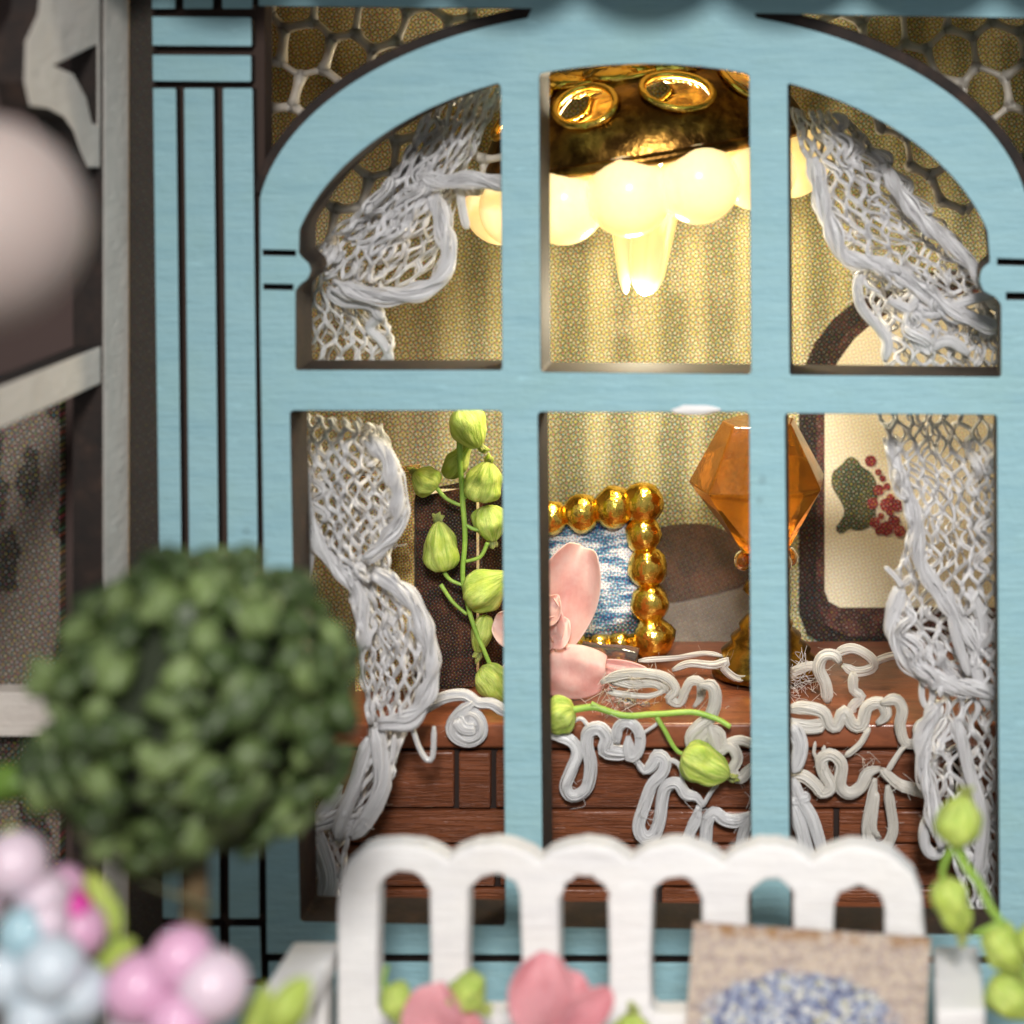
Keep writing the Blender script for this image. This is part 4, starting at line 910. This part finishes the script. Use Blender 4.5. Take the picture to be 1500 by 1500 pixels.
# ================================================================== white bench in front
BY = -3.4
bn = empty('garden_bench', (W(926, 0, BY).x, BY, -8.8), 'white painted bench whose back is cut into six arched slots', 'bench')
def B(px, py, y=BY): v = W(px, py, y); return (v.x, v.z)
cs = [594, 727, 858, 992, 1128, 1257]; cusp = [(657, 1256), (792, 1257), (924, 1257), (1059, 1260), (1190, 1258)]
top = [(497, 1330), (500, 1290), (508, 1266)]
for i, c in enumerate(cs):
    p0 = cusp[i - 1] if i else (520, 1250); p1 = cusp[i] if i < 5 else (1320, 1260); h = 1233 if i < 5 else 1236
    a, b = p0[0], p1[0]
    for k in range(1, 10):
        t = k / 10; x = a + (b - a) * t; yy = p0[1] + (p1[1] - p0[1]) * t; top.append((x, yy + (h - (p0[1] + p1[1]) / 2) * sin(pi * t) ** .7 + random.uniform(-1.3, 1.3)))
    if i < 5: top.append(cusp[i])
top += [(1338, 1278), (1350, 1310), (1356, 1380), (1354, 1530), (497, 1530)]
slots = []
for (x0, x1, yt) in ((556, 632, 1271), (687, 765, 1276), (822, 893, 1279), (955, 1028, 1281), (1098, 1162, 1284), (1220, 1294, 1294)):
    r = (x1 - x0) / 2; cx = (x0 + x1) / 2
    slots.append([(cx + r * cos(pi * k / 12) + random.uniform(-2.2, 2.2), yt + r - r * sin(pi * k / 12) + random.uniform(-2, 2)) for k in range(13)] + [(x0 - 1, 1400), (x0, 1470), (x0 + 8, 1480), (x1 - 8, 1480), (x1, 1470), (x1 + 1, 1400)])
plate('backrest', [[B(*p) for p in top]] + [[B(*p) for p in s] for s in slots], BY - .12, BY + .28, ('white_paint', 'white_paint'), bn, .05)
zt = W(0, 1500, BY - .6).z
MB().box((B(480, 0)[0], BY - 3.0, zt - .75), (B(1372, 0)[0], BY - .13, zt - .45), .04).build('seat', 'white_paint', bn)
for x0, x1, yt in ((415, 486, 1402), (1368, 1436, 1408)):
    a = W(x0, yt, BY - .2); b = W(x1, yt, BY - .2)
    MB().box((a.x, BY - 1.5, a.z - .28), (b.x, BY + .25, a.z), .05).build('armrest', 'white_paint', bn)
    MB().box((a.x + .03, BY - 1.46, -8.8), (b.x - .03, BY - .9, a.z - .281), .04).build('leg', 'white_paint', bn)
    MB().box((a.x + .08, BY - .3, -8.8), (b.x - .08, BY + .2, a.z - .29), .04).build('leg', 'white_paint', bn)
# printed card on the bench
cyd = -4.05; cc = W(1180, 1373, cyd); card_h = 1.2
card = MB().box((-1.52, -.05, -1.2), (1.52, .05, 1.2), .012).build('printed_card', 'print_card', None, False)
card.location = cc + Vector((0, .1, -1.2)); card.rotation_euler = (radians(-6), radians(3.7), 0)
props(card, 'newsprint card with blue hydrangea print leaning on the white bench', 'card')
# rose petals and buds lying on the bench
fy = -4.6
rf = empty('rose_flower', W(830, 1500, fy), 'rose pink petal flower on the bench before the third slot', 'flower', 'pink flowers on the bench')
petal('petal', rf, (800, 1505), (800, 1392), 100, fy, fy - .1, 'rose_petal', .5, .15, .5); petal('petal', rf, (810, 1508), (896, 1448), 60, fy - .2, fy - .3, 'rose_petal', .5, .1, .6); petal('petal', rf, (790, 1515), (850, 1425), 90, fy + .15, fy + .1, 'rose_petal', .4, .1, .5)
rf2 = empty('rose_flower', W(640, 1520, fy), 'dusky pink petal at the bottom edge before the second slot', 'flower', 'pink flowers on the bench')
petal('petal', rf2, (645, 1560), (636, 1436), 96, fy, fy - .1, 'rose_petal', .4, .1, .55); petal('petal', rf2, (660, 1560), (690, 1480), 70, fy + .1, fy, 'rose_petal', .4, .1, .55)
sprig('bench_bud', 'small ragged green bud before the first bench slot', (585, 1500, fy), [[(584, 1500), (572, 1470), (562, 1440), (566, 1415)]], [((575, 1440), (592, 1500), 50)], fy, 4, 'green buds on the bench', cat='bud')
sprig('bench_bud', 'round green bud above the dusky pink petal', (690, 1490, fy), [[(660, 1440), (672, 1450), (690, 1470)]], [((662, 1440), (706, 1478), 66)], fy, 4, 'green buds on the bench', cat='bud')
sprig('bench_bud', 'green bud cut by the picture edge below the fourth slot', (925, 1520, fy), [[(925, 1530), (926, 1500)]], [((925, 1530), (925, 1482), 56)], fy, 4, 'green buds on the bench', cat='bud')
m = MB()
for px, py, r in ((752, 1478, 11), (765, 1466, 8), (742, 1488, 9), (758, 1492, 12)): m.ball(W(px, py, fy), r * U(fy), 10, 8, .5)
o = m.build('thread_knot', 'white_yarn'); props(o, 'little white thread knot beside the rose pink flower', 'thread')

# ================================================================== topiary
TP = -8.0; tc = W(287, 1036, TP); TR = 222 * U(TP)
tp = empty('topiary', (tc.x + .02, TP, -8.8), 'round dark green topiary ball on a thin trunk', 'topiary')
m = MB(); gold = pi * (3 - sqrt(5))
MB().ball(tc, TR * .70, 20, 14, .2).build('core', 'core_green', tp)  # dark core colour stands in for shade in the gaps between leaves
NL = 520
for i in range(NL):
    zz = 1 - 2 * (i + .5) / NL; r = sqrt(1 - zz * zz); a = i * gold; d = (Vector((cos(a) * r, sin(a) * r, zz)) + jit(.12)).normalized()
    if noise.noise(d * 4.5 + Vector((3, 1, 7))) < -.22: continue
    c = tc + d * TR * random.uniform(.76, 1.0) * (1 + .12 * noise.noise(d * 2.4)); s = random.uniform(.13, .26)
    q = d.to_track_quat('Z', 'Y') @ Matrix.Rotation(random.uniform(0, 6.28), 3, 'Z').to_quaternion() @ Matrix.Rotation(random.uniform(-.9, .9), 3, 'X').to_quaternion(); sx, sy, sz = s * random.uniform(.8, 1.2), s * random.uniform(.6, 1), s * random.uniform(.45, .8); sd = random.random() * 50
    def fn(u, v, c=c, q=q, sx=sx, sy=sy, sz=sz, sd=sd):
        p = Vector((sin(pi * v) * cos(2 * pi * u), sin(pi * v) * sin(2 * pi * u), cos(pi * v))); k = 1 + .6 * noise.noise(p * 1.6 + Vector((sd, 0, 0)))
        return c + q @ Vector((p.x * sx * k, p.y * sy * k, p.z * sz * k + 0.12 * sx * p.x * p.x))
    m.lathe(fn, 12, 8)
m.build('crown', 'topiary_leaf', tp, kind='stuff')
MB().tube([(tc.x, TP, tc.z - TR * .7), (tc.x - .02, TP, tc.z - TR - 1), (tc.x + .03, TP, -7.6)], [.15, .13, .15], 10).build('trunk', 'trunk', tp)
def frustum(mb, c, prof, N=24):
    vs = []; fs = []
    for r, z in prof: vs += [(c[0] + r * cos(2 * pi * i / N), c[1] + r * sin(2 * pi * i / N), z) for i in range(N)]
    for j in range(len(prof) - 1):
        for i in range(N): fs.append((j * N + i, j * N + (i + 1) % N, (j + 1) * N + (i + 1) % N, (j + 1) * N + i))
    fs += [tuple(range(N - 1, -1, -1)), tuple((len(prof) - 1) * N + i for i in range(N))]; return mb.add(vs, fs)
frustum(MB(), (tc.x, TP), [(.7, -8.8), (.95, -7.7), (1.02, -7.7), (1.02, -7.5), (.9, -7.5), (.88, -7.6)]).build('pot', 'terracotta', tp, False, fix=True)
frustum(MB(), (tc.x, TP), [(.87, -7.7), (.86, -7.58)]).build('soil', 'soil', tp, False, fix=True)

# ================================================================== bead flowers in the planter at lower left
GY = -9.4; zb = -8.8
xa, xb = W(-260, 0, GY).x, W(560, 0, GY).x
pl = empty('planter', ((xa + xb) / 2, GY, zb), 'low planter holding the bead flowers, below the picture edge', 'planter')
for a, b in (((xa, GY - 1.4, zb), (xb, GY - 1.2, -6.0)), ((xa, GY + 1.2, zb), (xb, GY + 1.4, -6.0)), ((xa, GY - 1.2, zb), (xa + .2, GY + 1.2, -6.0)), ((xb - .2, GY - 1.2, zb), (xb, GY + 1.2, -6.0))):
    MB().box(a, b, .04).build('board', 'white_paint', pl)
MB().box((xa + .21, GY - 1.19, zb), (xb - .21, GY + 1.19, -6.5)).build('soil', 'soil', pl, False)
def bead_flower(label, base, beads, y):
    o = empty('bead_flower', W(*base, y), label, 'bead flower', 'bead flowers in the planter')
    c = Vector((0, 0, 0))
    for px, py, r, mat, dy in beads:
        p = W(px, py, y + dy); c += p; MB().ball(p, r * U(y + dy), 24, 16).build('bead', mat, o)
    c /= len(beads); MB().tube([c, (c.x + .05, c.y, c.z - .8), (c.x, y, -6.6)], .05, 6).build('stem', 'stem_green', o); return o
bead_flower('pink pearl bead flower right of the blue one', (262, 1560), [(266, 1404, 46, 'pink_pearl', 0), (204, 1448, 50, 'pink_pearl', -.1), (312, 1446, 52, 'pale_pink_pearl', -.1), (262, 1500, 46, 'pink_pearl', -.3), (200, 1510, 44, 'pale_pink_pearl', .1), (258, 1448, 34, 'pink_pearl', .35)], GY)
bead_flower('whitish pink pearl bead flower at the left edge above the blue one', (40, 1500), [(22, 1266, 47, 'pale_pink_pearl', 0), (62, 1318, 40, 'pale_pink_pearl', .1), (-30, 1310, 46, 'pale_pink_pearl', .2), (66, 1352, 34, 'pale_pink_pearl', -.1)], GY)
bead_flower('pink pearl bead flower with a magenta bead, above the blue one', (110, 1500), [(112, 1364, 43, 'pink_pearl', 0), (92, 1300, 32, 'pink_pearl', .2), (108, 1332, 26, 'magenta_pearl', -.02)], GY + .3)
bead_flower('pale blue pearl bead flower in the lower left corner', (50, 1560), [(36, 1366, 38, 'blue_pearl', 0), (76, 1420, 48, 'pale_blue_pearl', -.2), (8, 1432, 44, 'pale_blue_pearl', -.1), (116, 1456, 44, 'pale_blue_pearl', 0), (52, 1494, 44, 'pale_blue_pearl', -.2), (40, 1430, 40, 'blue_pearl', .4), (100, 1500, 40, 'blue_pearl', .2)], GY - .2)
for lab, base, tip, wd in (('yellow green leaf bud behind the magenta bead flower', (172, 1372), (128, 1275), 44), ('green leaf bud between the whitish pink beads at the edge', (24, 1350), (4, 1275), 46), ('tiny green tip above the topmost whitish pink bead', (14, 1240), (18, 1208), 30),
                           ('green bud between the blue and pink bead flowers', (135, 1425), (200, 1378), 50), ('bright green bud right of the pink bead flower', (400, 1510), (452, 1432), 62), ('lower green leaf bud beside the pink bead flower', (370, 1530), (388, 1440), 44), ('green leaf between blue beads at the bottom edge', (110, 1530), (140, 1478), 40)):
    o = empty('leaf_bud', W(*base, GY + .6), lab, 'bud', 'green buds in the planter'); bud_mesh(base, tip, wd, GY + .6, tipc=False).build('bud', 'bud_green', o)
    b = W(*base, GY + .6); MB().tube([b, (b.x + .05, b.y, b.z - .6), (b.x, GY, -6.6)], .04, 6).build('stem', 'stem_green', o)
o = sprig('trailing_sprig', 'dark green leaf and thin trailing stem below the topiary ball', (60, 1180, -8.4), [[(-30, 1150), (40, 1170), (90, 1195), (130, 1235), (180, 1275), (240, 1305), (312, 1330)]], [((-40, 1165), (78, 1128), 60)], -8.4, 4, mat='dark_stem', bmat='olive_leaf')

# ================================================================== vine at the right
sprig('hanging_vine', 'green vine of round buds at the right edge beside the bench', (1440, 1500, -4.6),
      [[(1396, 1228), (1410, 1262), (1432, 1292), (1452, 1330), (1476, 1365), (1500, 1420), (1520, 1560)], [(1470, 1352), (1446, 1360), (1426, 1368)], [(1400, 1236), (1384, 1262), (1380, 1290)]],
      [((1400, 1238), (1412, 1162), 68), ((1384, 1286), (1408, 1372), 60), ((1445, 1360), (1500, 1424), 66), ((1450, 1436), (1520, 1490), 62), ((1495, 1360), (1540, 1400), 50)], -4.6, 6)
